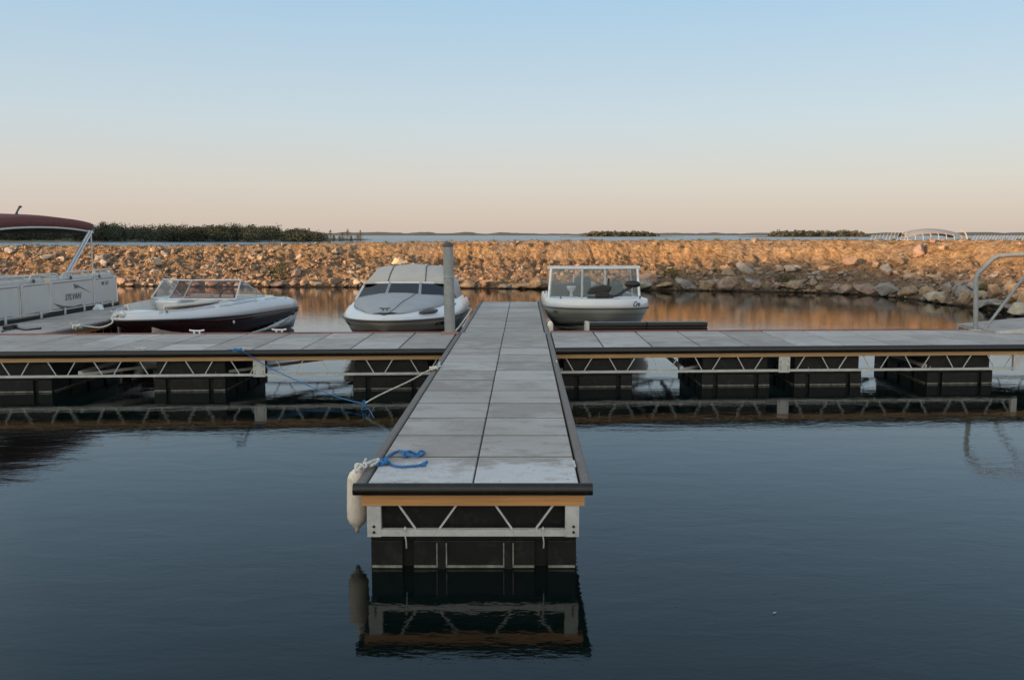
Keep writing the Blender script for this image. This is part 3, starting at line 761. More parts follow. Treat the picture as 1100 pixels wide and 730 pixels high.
def boulder(u, dist, size, cname, shp, sink=.3, label=None, rot=None, sx=1.2):
    global n_rock
    me = random.choice(SH[cname, shp]); o = bpy.data.objects.new('boulder', me); COL.objects.link(o)
    p = on_bank(u, dist); 
    hz = size * (.42 if shp == 'flat' else .72)
    o.location = (p.x, p.y, p.z + hz * (.5 - sink)); o.scale = (size * sx * random.uniform(.9, 1.15), size * random.uniform(.85, 1.1), size * random.uniform(.85, 1.15))
    o.rotation_euler = (random.uniform(-.2, .2), random.uniform(-.25, .25), random.uniform(0, 6.28) if rot is None else rot)
    x, y = proj(o.location)
    if label is None:
        wh = next((w for a, b, w in WHERE if a <= x < b), 'at the edge')
        v = dist / crest_d(u); lv = "at the water's edge" if v < .09 else ('low on the bank' if v < .33 else ('halfway up the bank' if v < .66 else 'near the top of the bank'))
        label = ('%s %s %s boulder %s, %s' % (size_word(size), shp, {'grey': 'grey', 'tan': 'tan', 'pink': 'pinkish', 'pale': 'cream'}[cname], lv, wh)).replace('near the top of the bank', 'high on the bank')
    tag(o, label, 'boulder', 'boulders on the earth bank'); n_rock += 1
    return o
rs = random.Random(11)
def pick(ws): return rs.choices(list(ws), list(ws.values()))[0]
# row along the waterline
Uend = UC + 13
u = U0 - 9
while u < Uend and n_rock < 130:
    if u < U1: sz = rs.uniform(.32, .6) 
    elif u < U2: sz = rs.uniform(.42, .9)
    else: sz = rs.uniform(.45, 1.05)
    col = pick({'grey': 3, 'tan': 4, 'pink': 2, 'pale': 1}) ; shp = pick({'angular': 3, 'flat': 3, 'rounded': 2})
    boulder(u, rs.uniform(.0, .30), sz, col, shp, .22)
    u += sz * rs.uniform(.8, 1.35) * (1.0 if u > U0 else 1.3)
# second row and slope
def scatter(n, ua, ub, da, db, s0, s1, cols, p=1.5):
    for _ in range(n):
        u = rs.uniform(ua, ub); d = rs.uniform(da, db) * 1.0; sz = s0 + (s1 - s0) * rs.random() ** p
        boulder(u, d, sz, pick(cols), pick({'angular': 6, 'flat': 3, 'rounded': 1}), rs.uniform(.25, .4))
warm = {'grey': 2, 'tan': 5, 'pink': 2, 'pale': .4}; cool = {'grey': 4, 'tan': 2, 'pink': 1, 'pale': .6}
scatter(40, U0 - 9, U1 - 2, .3, 4.4, .24, .62, {'grey': 4, 'tan': 3, 'pink': 1, 'pale': 1})
scatter(12, U1 - 2, U2, .4, 2.4, .2, .45, warm)
scatter(20, U2, UC - 3, .4, 2.6, .3, .95, warm)
scatter(50, UC - 4, Uend, .3, 2.6, .26, .85, warm)
scatter(16, UC, Uend + 2, .3, 2.0, .4, .8, cool)
def bpx(px, v, **k):
    """boulder on the bank where it is seen at photo column px, v = height share on slope"""
    best = None
    for i in range(0, nu, 2):
        u = i * U / nu; p = on_bank(u, v * crest_d(u)); 
        if p.y < 5: continue
        x, y = proj(p)
        if best is None or abs(x - px) < best[0]: best = (abs(x - px), u)
    return boulder(best[1], v * crest_d(best[1]), **k)
bpx(427, .62, size=.70, cname='pale', shp='rounded', rot=.2, sx=1.5, sink=.2, label='large pale oval boulder high on the bank above the canvas-covered boat')
bpx(988, .78, size=.74, cname='pink', shp='angular', sink=.2, label='largest pinkish tan boulder near the top of the bank, left of the handrail')
bpx(1003, .92, size=.4, cname='pink', shp='rounded', sink=.2, label='rounded pink boulder on the crest just right of the largest boulder')
bpx(1012, .84, size=.42, cname='tan', shp='angular', sink=.2, label='tan angular boulder just right of and below the largest pinkish boulder')
bpx(803, .42, size=.85, cname='grey', shp='angular', sink=.25, label='large grey block of rock on the bank, right of the aluminium boat')
bpx(697, .16, size=1.0, cname='pink', shp='rounded', sx=1.4, sink=.3, label='large pinkish boulder by the water showing beside the aluminium boat windshield')
bpx(52, .60, size=.65, cname='pale', shp='angular', sink=.2, label='pale jagged boulder on the bank under the maroon bimini top')
bpx(170, .42, size=.60, cname='pale', shp='rounded', sink=.2, label='pale rounded boulder on the bank above the maroon boat bow')
bpx(912, .62, size=.5, cname='pink', shp='angular', sink=.2, label='pinkish boulder in the fold of the bank, well right of the aluminium boat')
bpx(576, .03, size=.95, cname='tan', shp='flat', sx=1.7, rot=0, sink=.25, label="long flat tan boulder at the water's edge beyond the far dock end")
# loose rubble, uncountable
def small_rocks(name, spots, mats):
    base = []
    for k in range(8):
        bm = bmesh.new(); rnd = random.Random(500 + k)
        for i in range(9):
            a = rnd.uniform(0, 6.28); z = rnd.uniform(-1, 1); r = math.sqrt(1 - z * z); bm.verts.new((r * math.cos(a) * .5, r * math.sin(a) * .45, z * .38))
        bmesh.ops.convex_hull(bm, input=bm.verts); bm.verts.index_update()
        base.append(([v.co.copy() for v in bm.verts], [[v.index for v in f.verts] for f in bm.faces])); bm.free()
    mbs = [MB() for _ in mats]
    for (p, s, k) in spots:
        vs, fs = base[k % 8]; rot = Matrix.Rotation(rs.uniform(0, 6.28), 3, 'Z'); q = Vector((s * rs.uniform(.8, 1.4), s, s * rs.uniform(.7, 1.1)))
        mbs[rs.randrange(len(mats))].add([p + rot @ Vector((v.x * q.x, v.y * q.y, v.z * q.z)) for v in vs], fs)
    for m, mt, nm in zip(mbs, mats, name):
        tag(m.build(nm, mt), 'loose %s stones scattered over the earth bank' % nm.split('_')[0], 'rubble', kind='stuff')
spots = []
for _ in range(17000):
    u = rs.uniform(U0 - 14, Uend + 3); D = crest_d(u)
    dens = interp(u, [(U0, 1), (U1 - 3, .85), (U1 + 1, .5), (U2, .5), (UC, .9)])
    v = rs.random() ** 1.25
    if u > U1 - 2 and v > .6: dens *= .3
    if noise.noise(Vector((u * .5, v * 3, 7))) < -.02: dens *= .25
    if rs.random() > dens: continue
    s = .045 + .28 * rs.random() ** 3.2
    spots.append((on_bank(u, v * D * .99, -s * .12), s, rs.randrange(8)))
small_rocks(('grey_rubble', 'tan_rubble', 'pinkish_rubble'), spots, (rockmat('dusty grey rubble', ((.12, .105, .09), (.20, .175, .15), (.33, .29, .25))), rockmat('dusty tan rubble', ((.17, .115, .07), (.28, .195, .125), (.38, .28, .19))), rockmat('dusty brown rubble', ((.15, .10, .075), (.24, .16, .12), (.34, .25, .19)))))
# weeds and drift twigs on the bank
mb = MB()
def tuft(p, h, n, spread):
    for _ in range(n):
        a = rs.uniform(0, 6.28); b = p + Vector((math.cos(a), math.sin(a), 0)) * rs.uniform(0, spread); t = b + Vector((math.cos(a) * h * .5, math.sin(a) * h * .5, h * rs.uniform(.5, 1)))
        w = Vector((-math.sin(a), math.cos(a), 0)) * rs.uniform(.006, .016)
        m_ = b.lerp(t, .5) + Vector((0, 0, h * .12)); mb.add([b - w, b + w, m_ + w * .8, m_ - w * .8, t], [(0, 1, 2, 3), (3, 2, 4)])
for _ in range(400):
    u = rs.uniform(U0 - 12, Uend); v = rs.random(); 
    if noise.noise(Vector((u * .35, v * 2, 17))) < .05: continue
    tuft(on_bank(u, v * crest_d(u)), rs.uniform(.06, .20), 12, .10)
for _ in range(260):
    u = rs.uniform(U0 - 12, U1 + 25); tuft(on_bank(u, crest_d(u) * rs.uniform(.96, 1.15)), rs.uniform(.05, .14), 9, .12)
tag(mb.build('weeds', M_SCRUB), 'dry tufts of weed growing over the earth bank', 'weeds', kind='stuff')

def shrub(name, label, p, h, w, mat, seed, nleaf=500):
    rnd = random.Random(seed); root = empty(name, p, 0, label, 'bush', 'bushes on the bank')
    mb = MB()
    for k in range(9):
        a = rnd.uniform(0, 6.28); mb.tube([(0, 0, -.05), (math.cos(a) * w * .25, math.sin(a) * w * .25, h * .5), (math.cos(a) * w * .45, math.sin(a) * w * .45, h * rnd.uniform(.75, 1))], [.012, .008, .004], 5)
    mb.build('stems', M_TWIG, root)
    mb = MB()
    for _ in range(nleaf):
        a = rnd.uniform(0, 6.28); r = rnd.random() ** .5 * w * .5; z = rnd.random() * h * (1 - (r / w) ** 2)
        c = Vector((r * math.cos(a), r * math.sin(a), z)); s = rnd.uniform(.02, .05)
        x = Vector((rnd.gauss(0, 1), rnd.gauss(0, 1), rnd.gauss(0, 1))).normalized(); y = x.orthogonal().normalized()
        mb.add([c - x * s, c + y * s * .5, c + x * s, c - y * s * .5], [(0, 1, 2, 3)])
    mb.build('foliage', mat, root)
def upx(px, v):
    best = None
    for i in range(0, nu, 2):
        u = i * U / nu; p = on_bank(u, v * crest_d(u))
        if p.y < 5: continue
        x, y = proj(p)
        if best is None or abs(x - px) < best[0]: best = (abs(x - px), u, p)
    return best[1]
for (px, v, h, w, lab) in ((301, .16, .75, .7, 'dark green leafy bush low on the bank behind the maroon boat'), (292, .28, .5, .5, 'smaller dark bush just above the leafy one behind the maroon boat'),
                      (1061, .22, .35, .6, 'low green bush among the rocks beyond the handrail'), (845, .2, .4, .7, 'dark scrub by the waterline right of the aluminium boat'), (722, .3, .35, .6, 'low dark scrub on the bank beside the aluminium boat')):
    u = upx(px, v); shrub('bush', lab, on_bank(u, v * crest_d(u)), h, w, M_SCRUB, int(px), 420)

# ------------------------------------------------------------------ far shores
def ridge(name, pts, depth, mat, kind='structure', nseg=140, rough=.3, zlow=-.5):
    """pts: (x, y, height) front line; low land behind it"""
    rows = []
    for i in range(nseg + 1):
        t = i / nseg * (len(pts) - 1); k = min(int(t), len(pts) - 2); f = t - k
        x = lerp(pts[k][0], pts[k + 1][0], f); y = lerp(pts[k][1], pts[k + 1][1], f); h = lerp(pts[k][2], pts[k + 1][2], f)
        nn = noise.fractal(Vector((x * .02, y * .02, 4)), .8, 2, 4) * rough * h
        e = min(1, i / 4, (nseg - i) / 4)
        rows.append([Vector((x, y, zlow)), Vector((x, y + depth * .02, .12)), Vector((x, y + depth * .12, .25 + h * .25 * e)), Vector((x, y + depth * .45, .2 + (h + nn) * e)), Vector((x, y + depth, zlow))])
    mb = MB(); mb.grid(rows); return tag(mb.build(name, mat), kind=kind)
ls = at_z(350, 258.6, 0)
ridge('left_shore', [(-420, 215, 1.2), (-250, 235, 1.2), (-150, 262, 1.0), (-80, 300, .7), (-62, 318, .2)], 130, M_LAND)
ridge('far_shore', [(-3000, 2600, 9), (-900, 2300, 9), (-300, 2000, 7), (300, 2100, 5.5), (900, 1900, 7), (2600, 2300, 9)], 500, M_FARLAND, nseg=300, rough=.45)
def wood_mass(name, label, trees, mat, leaf=.5, per=60, seed=3, group=None):
    rnd = random.Random(seed); mb = MB()
    for (x, y, z, h, w) in trees:
        nb = max(3, int(per / 16)); blobs = [(lambda q: (rnd.gauss(0, w * .34 * (1.25 - q)), rnd.gauss(0, w * .26), h * q * .92, w * rnd.uniform(.24, .40) * (1.35 - q * .6)))(rnd.uniform(.08, 1) ** .8) for _ in range(nb)]
        for (bx, by, bz, br) in blobs:
            for _ in range(16):
                d = Vector((rnd.gauss(0, 1), rnd.gauss(0, 1), rnd.gauss(0, 1))).normalized() * br * rnd.uniform(.5, 1.1)
                c = Vector((x + bx + d.x, y + by + d.y, z + bz + d.z * .8)); s = leaf * rnd.uniform(.5, 1.2)
                u_ = Vector((rnd.gauss(0, 1), rnd.gauss(0, 1), rnd.gauss(0, .7))).normalized(); v_ = u_.orthogonal().normalized()
                mb.add([c - u_ * s, c + v_ * s * .6, c + u_ * s, c - v_ * s * .6], [(0, 1, 2, 3)])
        mb.tube([(x, y, z - .2), (x, y, z + h * .6)], [w * .035, w * .015], 4, caps=False)
    return tag(mb.build(name, mat), label, 'wood', kind='stuff')
rt = random.Random(5); trees = []
for _ in range(400):
    px = rt.uniform(-60, 352); Y = rt.uniform(272, 345)
    topz = interp(px, [(60, 6.0), (110, 6.0), (170, 5.2), (215, 5.6), (265, 5.8), (292, 4.9), (320, 3.8), (352, 2.75)]) * rt.uniform(.5, 1.0)
    h = topz * Y / 275 * .95 - .9
    X = (px - 550) / F * Y
    if Y > 345 - (px - 250) * .2: continue
    trees.append((X, Y, .5, max(1.5, h * (1.06 + .5 * noise.noise(Vector((X * .07, 0, 3))))), rt.uniform(3.5, 7.5)))
wood_mass('wood', 'dark wooded shoreline on the left beyond the bank', trees, M_LEAF, .28, 420, 1)
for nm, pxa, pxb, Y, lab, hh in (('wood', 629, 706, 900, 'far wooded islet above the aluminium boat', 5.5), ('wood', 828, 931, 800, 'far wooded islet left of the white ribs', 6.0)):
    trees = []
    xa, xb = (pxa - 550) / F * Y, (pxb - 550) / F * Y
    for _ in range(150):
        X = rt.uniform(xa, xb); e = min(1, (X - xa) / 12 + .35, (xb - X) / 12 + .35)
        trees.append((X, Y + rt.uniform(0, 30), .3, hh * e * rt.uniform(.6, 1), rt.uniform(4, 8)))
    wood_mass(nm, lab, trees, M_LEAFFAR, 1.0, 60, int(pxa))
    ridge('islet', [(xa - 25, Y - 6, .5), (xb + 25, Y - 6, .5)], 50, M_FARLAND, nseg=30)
# thin bare saplings past the end of the wood
for k, px in enumerate((322, 334, 345, 352, 357, 361, 365, 370, 374, 379, 384, 389)):
    Y = 285 + rt.uniform(-6, 6); X = (px + rt.uniform(-1.4, 1.4) - 550) / F * Y; h = interp(px, [(320, 4.2), (350, 3.1), (389, 3.4)]) * rt.uniform(.5, 1.2)
    order = ('leftmost', 'second from the left', 'third from the left', 'fourth from the left', 'fifth from the left', 'sixth from the left', 'sixth from the right', 'fifth from the right', 'fourth from the right', 'third from the right', 'second from the right', 'rightmost')[k]
    root = empty('bare_tree', (X, Y, .1), 0, 'thin bare tree past the far wood, %s of twelve' % order, 'tree', 'thin trees at the end of the wooded shore')
    mb = MB(); mb.tube([(0, 0, -.3), (rt.uniform(-.1, .1), 0, h * .5), (rt.uniform(-.2, .2), 0, h)], [.035, .03, .012], 5)
    for q in range(26):
        z = h * rt.uniform(.25, .95); a = rt.uniform(0, 6.28); l = (h - z) * .3 + .3
        mb.tube([(0, 0, z), (math.cos(a) * l * .5, math.sin(a) * l * .5, z + l * .8)], [.022, .01], 4)
    mb.build('trunk', M_TWIG, root)
    mb = MB()
    wd_ = rt.uniform(.9, 2.1)
    for q in range(420):
        z = h * rt.random() ** 1.1; a = rt.uniform(0, 6.28); r = rt.uniform(0, wd_) * (1.05 - z / h) ** .8; c = Vector((math.cos(a) * r, math.sin(a) * r, z)); s = rt.uniform(.05, .15)
        d = Vector((rt.gauss(0, 1), rt.gauss(0, 1), rt.gauss(0, 1))).normalized(); e = d.orthogonal().normalized(); mb.add([c - d * s, c + e * s * .5, c + d * s, c - e * s * .5], [(0, 1, 2, 3)])
    mb.build('crown', M_SCRUB, root)
# low sandy spit carrying the ribbed structures
ridge('spit', [(88, 236, .25), (200, 236, .35)], 40, M_LAND, nseg=40, rough=.1)
SY = 240.
def sp(px, py, Y=SY): return at_y(px, py, Y)
b = sp(968, 256)
root = empty('arched_shelter', (b.x, SY, .4), 0, 'long low arched shelter with pale roof and white ribs on the far shore, upper right', 'shelter'); o_ = root.location.copy()
x0, x1 = b.x, sp(1029, 256).x; wd = x1 - x0
mb = MB(); rows = []
for k in range(25):
    t = k / 24; zz = 1.05 + 2.35 * math.sin(math.pi * (.16 + t * .70)) ** .9
    rows.append([Vector((t * wd, -3 + 6 * j / 6, zz - 1.25 * ((j - 3) / 3.) ** 2)) for j in range(7)])
mb.grid(rows)
rows2 = [[v - Vector((0, 0, .12)) for v in r] for r in rows]; mb.grid(rows2); mb.build('roof', M_HOOPCOVER, root)
for k in range(8):
    t = k / 7.4; x = t * wd; top = 1.05 + 2.35 * math.sin(math.pi * (.16 + t * .70)) ** .9
    mb = MB(); mb.tube([(x + .5, -3.1, 0), (x + .25, -3.15, top * .55), (x - .15, -3.05, top - 1.2)], .11, 6, 3); mb.build('rib', M_RIB, root)
mb = MB(); mb.tube([(wd + .9, -3.3, 0), (wd + .75, -3.3, 1.2), (wd + .1, -3.2, 2.4), (wd - 1.2, -3.1, 3.2)], .17, 8, 4); mb.build('end_arch', M_RIB, root)
mb = MB(); mb.box(-1.0, 1.2, -4, -3, -.2, .45); mb.build('footing', M_RIB, root)
def ribs(pxa, pxb, n, hA, hB, lab, lean):
    a = sp(pxa, 256); c = sp(pxb, 256); root = empty('rib_fence', (a.x, SY, .4), 0, lab, 'fence', 'rows of curved white ribs'); w = c.x - a.x
    for k in range(n):
        t = k / (n - 1); h = lerp(hA, hB, t); mb = MB(); mb.tube([(t * w, -3, -.2), (t * w + lean * .35, -3, h * .55), (t * w + lean, -2.6, h)], .055, 5, 3); mb.build('rib', M_RIB, root)
    mb = MB(); mb.bar((0, -3, .12), (w, -3, .12), .12, .3); mb.build('rail', M_RIB, root)
ribs(930, 966, 10, 1.6, 2.9, 'low row of white leaning ribs at the left end of the far arched shelter', .9)
ribs(1038, 1118, 24, 1.7, 1.7, 'long low row of slanted ribs right of the far arched shelter', 1.1)

# ------------------------------------------------------------------ unseen land added behind and left of the viewer, crest shaped to shade the marina
SUN = Vector((-.77, -.64, 0)).normalized(); TANE = math.tan(R(6.0)); PERP = Vector((-.64, .77, 0))
def C(t):
    return 6.35 + interp(t, [(-60, 5.5), (0, 3.4), (9, 3.5), (13, 4.0), (17, 4.4), (20.5, 4.4), (24, 3.6), (28, 2.5), (35, 1.6), (40, .7), (48, -.7), (60, -3), (105, -3), (150, 9), (320, 15)])
rows = []
for i in range(241):
    t = -70 + i * 390 / 240; c = C(t) + .35 * noise.fractal(Vector((t * .25, 0, 2)), .8, 2.1, 5)
    rows.append([SUN * s + PERP * t + Vector((0, 0, z)) for (s, z) in ((34, -.6), (38, .3), (46, c * .45), (55, c * .85), (60, c), (68, c * .96), (95, c * .7), (140, 1))])
mb = MB(); mb.grid(rows); tag(mb.build('shade_bluff', M_LAND), kind='structure')

# ------------------------------------------------------------------ sky and sun
w = bpy.data.worlds.new('World'); scn.world = w; w.use_nodes = True; nt = w.node_tree
bg = nt.nodes['Background']; sky = nt.nodes.new('ShaderNodeTexSky'); sky.sky_type = 'NISHITA'; sky.sun_disc = False
ELEV = 6.0; AZ = math.atan2(SUN.x, SUN.y)
sky.sun_elevation = R(ELEV); sky.sun_rotation = AZ; sky.air_density = 1.0; sky.dust_density = 2.0; sky.ozone_density = 2.0; sky.altitude = 400
geo = nt.nodes.new('ShaderNodeTexCoord'); sp_ = nt.nodes.new('ShaderNodeSeparateXYZ'); L(nt, geo.outputs['Generated'], sp_.inputs[0])
asn = N(nt, 'ShaderNodeMath', operation='ARCSINE'); L(nt, sp_.outputs[2], asn.inputs[0])
el = N(nt, 'ShaderNodeMapRange'); L(nt, asn.outputs[0], el.inputs[0]); el.inputs[1].default_value = 0; el.inputs[2].default_value = R(60)
E = lambda d: d / 60
grad = ramp(nt, el.outputs[0], [(0, (.60, .50, .435)), (E(1.2), (.635, .54, .47)), (E(3.4), (.64, .595, .55)), (E(7), (.56, .63, .67)), (E(14), (.39, .565, .72)), (E(24), (.325, .50, .68)), (E(40), (.285, .385, .51)), (1, (.22, .30, .40))])
# warmer and lighter towards the sunset side
dt = N(nt, 'ShaderNodeVectorMath', operation='DOT_PRODUCT'); L(nt, geo.outputs['Generated'], dt.inputs[0]); dt.inputs[1].default_value = (SUN.x * .75 , SUN.y * 1.15, 0)
wf = N(nt, 'ShaderNodeMapRange'); L(nt, dt.outputs['Value'], wf.inputs[0]); wf.inputs[1].default_value = -.35; wf.inputs[2].default_value = 1; wf.inputs[3].default_value = 0; wf.inputs[4].default_value = 1
warmc = mixc(nt, wf.outputs[0], grad, (4.4, 3.1, 2.05), 'MULTIPLY')
sc_ = N(nt, 'ShaderNodeVectorMath', operation='SCALE'); L(nt, warmc, sc_.inputs[0]); sc_.inputs['Scale'].default_value = .5 / .15
fin = mixc(nt, .9, sky.outputs[0], sc_.outputs[0])
L(nt, fin, bg.inputs[0]); bg.inputs[1].default_value = .15
sl = bpy.data.lights.new('sun', 'SUN'); so = bpy.data.objects.new('sun', sl); COL.objects.link(so)
sl.energy = 4.3; sl.angle = R(.6); sl.color = (1, .60, .31)
vec = (SUN * math.cos(R(ELEV)) + Vector((0, 0, math.sin(R(ELEV)))))
so.rotation_euler = vec.to_track_quat('Z', 'Y').to_euler()
scn.view_settings.view_transform = 'Standard'; scn.view_settings.look = 'None'; scn.view_settings.gamma = 1; scn.view_settings.exposure = 1.12
scn.view_settings.use_curve_mapping = False
scn.cycles.max_bounces = 10; scn.cycles.transparent_max_bounces = 16; scn.cycles.caustics_reflective = False; scn.cycles.caustics_refractive = False
o = bpy.data.objects.new('floating_feather', None); COL.objects.link(o); fp = at_z(832, 658, .004); o.location = fp; o.scale = (.45, .6, .6); o.rotation_euler = (0, 0, .5)
tag(o, 'tiny white feather floating on the dark water, lower right', 'feather')
mb = MB(); rows = [[Vector((x, s_ * .006 * math.sin(math.pi * min(1, (x + .035) / .07) ** .8), .004 + .004 * (x * 14) ** 2)) for s_ in (-1, 0, 1)] for x in [-.035 + .07 * k / 8 for k in range(9)]]
mb.grid(rows); mb.build('vane', M_WHITEGEL, o); mb = MB(); mb.tube([(-.03, 0, .005), (0, 0, .005), (.03, 0, .006)], .0012, 5); mb.build('shaft', M_WHITEGEL, o)
mb = MB()
for _ in range(120):
    px_ = rs.uniform(-50, 1150); py_ = rs.uniform(470, 760) ** 1.0; q = at_z(px_, py_, .003)
    if FL - .3 < q.x < FR + .3 and q.y > 5.3: continue
    s_ = rs.uniform(.0015, .004); a = rs.uniform(0, 6.28); d = Vector((math.cos(a), math.sin(a), 0)) * s_ * 1.6; e = Vector((-d.y, d.x, 0)) * .5
    mb.add([q - d, q + e, q + d, q - e], [(0, 1, 2, 3)])
tag(mb.build('debris', M_TWIG), 'tiny bits of leaf and seed floating on the water', 'debris', kind='stuff')
#@@BOATS
# ------------------------------------------------------------------ boats
def plan(t, tm, p, q, tail=.04):
    t_ = min(t / tm, 1); w = (1 - (1 - t_) ** p) ** q
    return w * (1 - tail * max(0, (t - tm) / (1 - tm)) ** 2)
def strip(fa, fb, T, k=1, side=None):
    """surface between two lines fa(t), fb(t) giving (w, y, z), both sides"""
    mb = MB()
    for s in ((1, -1) if side is None else (side,)):
        rows = []
        for t in T:
            a = Vector(fa(t)); b = Vector(fb(t))
            r = []
            for j in range(k + 1):
                q = a.lerp(b, j / k); r.append(Vector((q.x * s, q.y, q.z)))
            rows.append(r)
        mb.grid(rows)
    return mb
def line_tube(f, T, r, mb=None, n=6, sides=(1, -1), off=(0, 0, 0)):
    mb = mb or MB()
    for s in sides:
        mb.tube([Vector((f(t)[0] * s + off[0] * s, f(t)[1] + off[1], f(t)[2] + off[2])) for t in T], r, n)
    return mb
TT = [0, .004, .012, .025, .045, .07, .10, .14, .19, .25, .32, .4, .48, .56, .64, .72, .8, .88, .94, 1.0]
def solid(mb, name, mat, parent, th=.02, off=0):
    o = mb.build(name, mat, parent, normals='weld'); m = o.modifiers.new('thick', 'SOLIDIFY'); m.thickness = th; m.offset = off; return o
def text(name, body, size, mat, parent, mtx, ext=.003, shear=0.):
    c = bpy.data.curves.new(name, 'FONT'); c.body = body; c.size = size; c.extrude = ext; c.shear = shear; c.align_x = 'CENTER'; c.align_y = 'CENTER'
    c.materials.append(mat); c.offset = size * .012
    t_ = bpy.data.objects.new(name, c); COL.objects.link(t_); bpy.context.view_layer.update()
    me = bpy.data.meshes.new_from_object(t_.evaluated_get(bpy.context.evaluated_depsgraph_get())); bpy.data.objects.remove(t_)
    me.materials.clear(); me.materials.append(mat)
    o = bpy.data.objects.new(name, me); COL.objects.link(o); o.parent = parent; o.matrix_local = mtx; return o
def frame_mtx(org, xdir, zdir):
    """text frame: x along xdir, text up = zdir, facing x cross z"""
    x = Vector(xdir).normalized(); y = (Vector(zdir) - x * Vector(zdir).dot(x)).normalized(); z = x.cross(y)
    m = Matrix((x, y, z)).transposed().to_4x4(); m.translation = Vector(org); return m
def seat(parent, x, y, z, w, d, h, mat, back=-1, name='seat'):
    mb = MB(); mb.box(x - w / 2, x + w / 2, y - d / 2, y + d / 2, z, z + .14)
    yb = y + back * d / 2; mb.prism([(x - w / 2, yb, z), (x - w / 2, yb + back * .14, z), (x - w / 2, yb + back * .2, z + h), (x - w / 2, yb + back * .08, z + h)], (w, 0, 0))
    return mb.build(name, mat, parent, bevel=.035)

def pane_quad(parent, glassm, framem, A, B, C_, D, r=.016, name='window_pane', frame='window_frame', th=.008):
    """A,B bottom, C,D top (A-D one side, B-C other)"""
    A, B, C_, D = map(Vector, (A, B, C_, D)); n = (B - A).cross(D - A).normalized() * th
    mb = MB(); mb.prism([A, B, C_, D], n); g = mb.build(name, glassm, parent)
    mb = MB(); 
    for p, q in ((A, B), (B, C_), (C_, D), (D, A)): mb.tube([p, q], r, 8)
    for p in (A, B, C_, D): mb.lathe([(0, -r), (r * .7, -r * .7), (r, 0), (r * .7, r * .7), (0, r)], p, 8)
    mb.build(frame, framem, g); return g

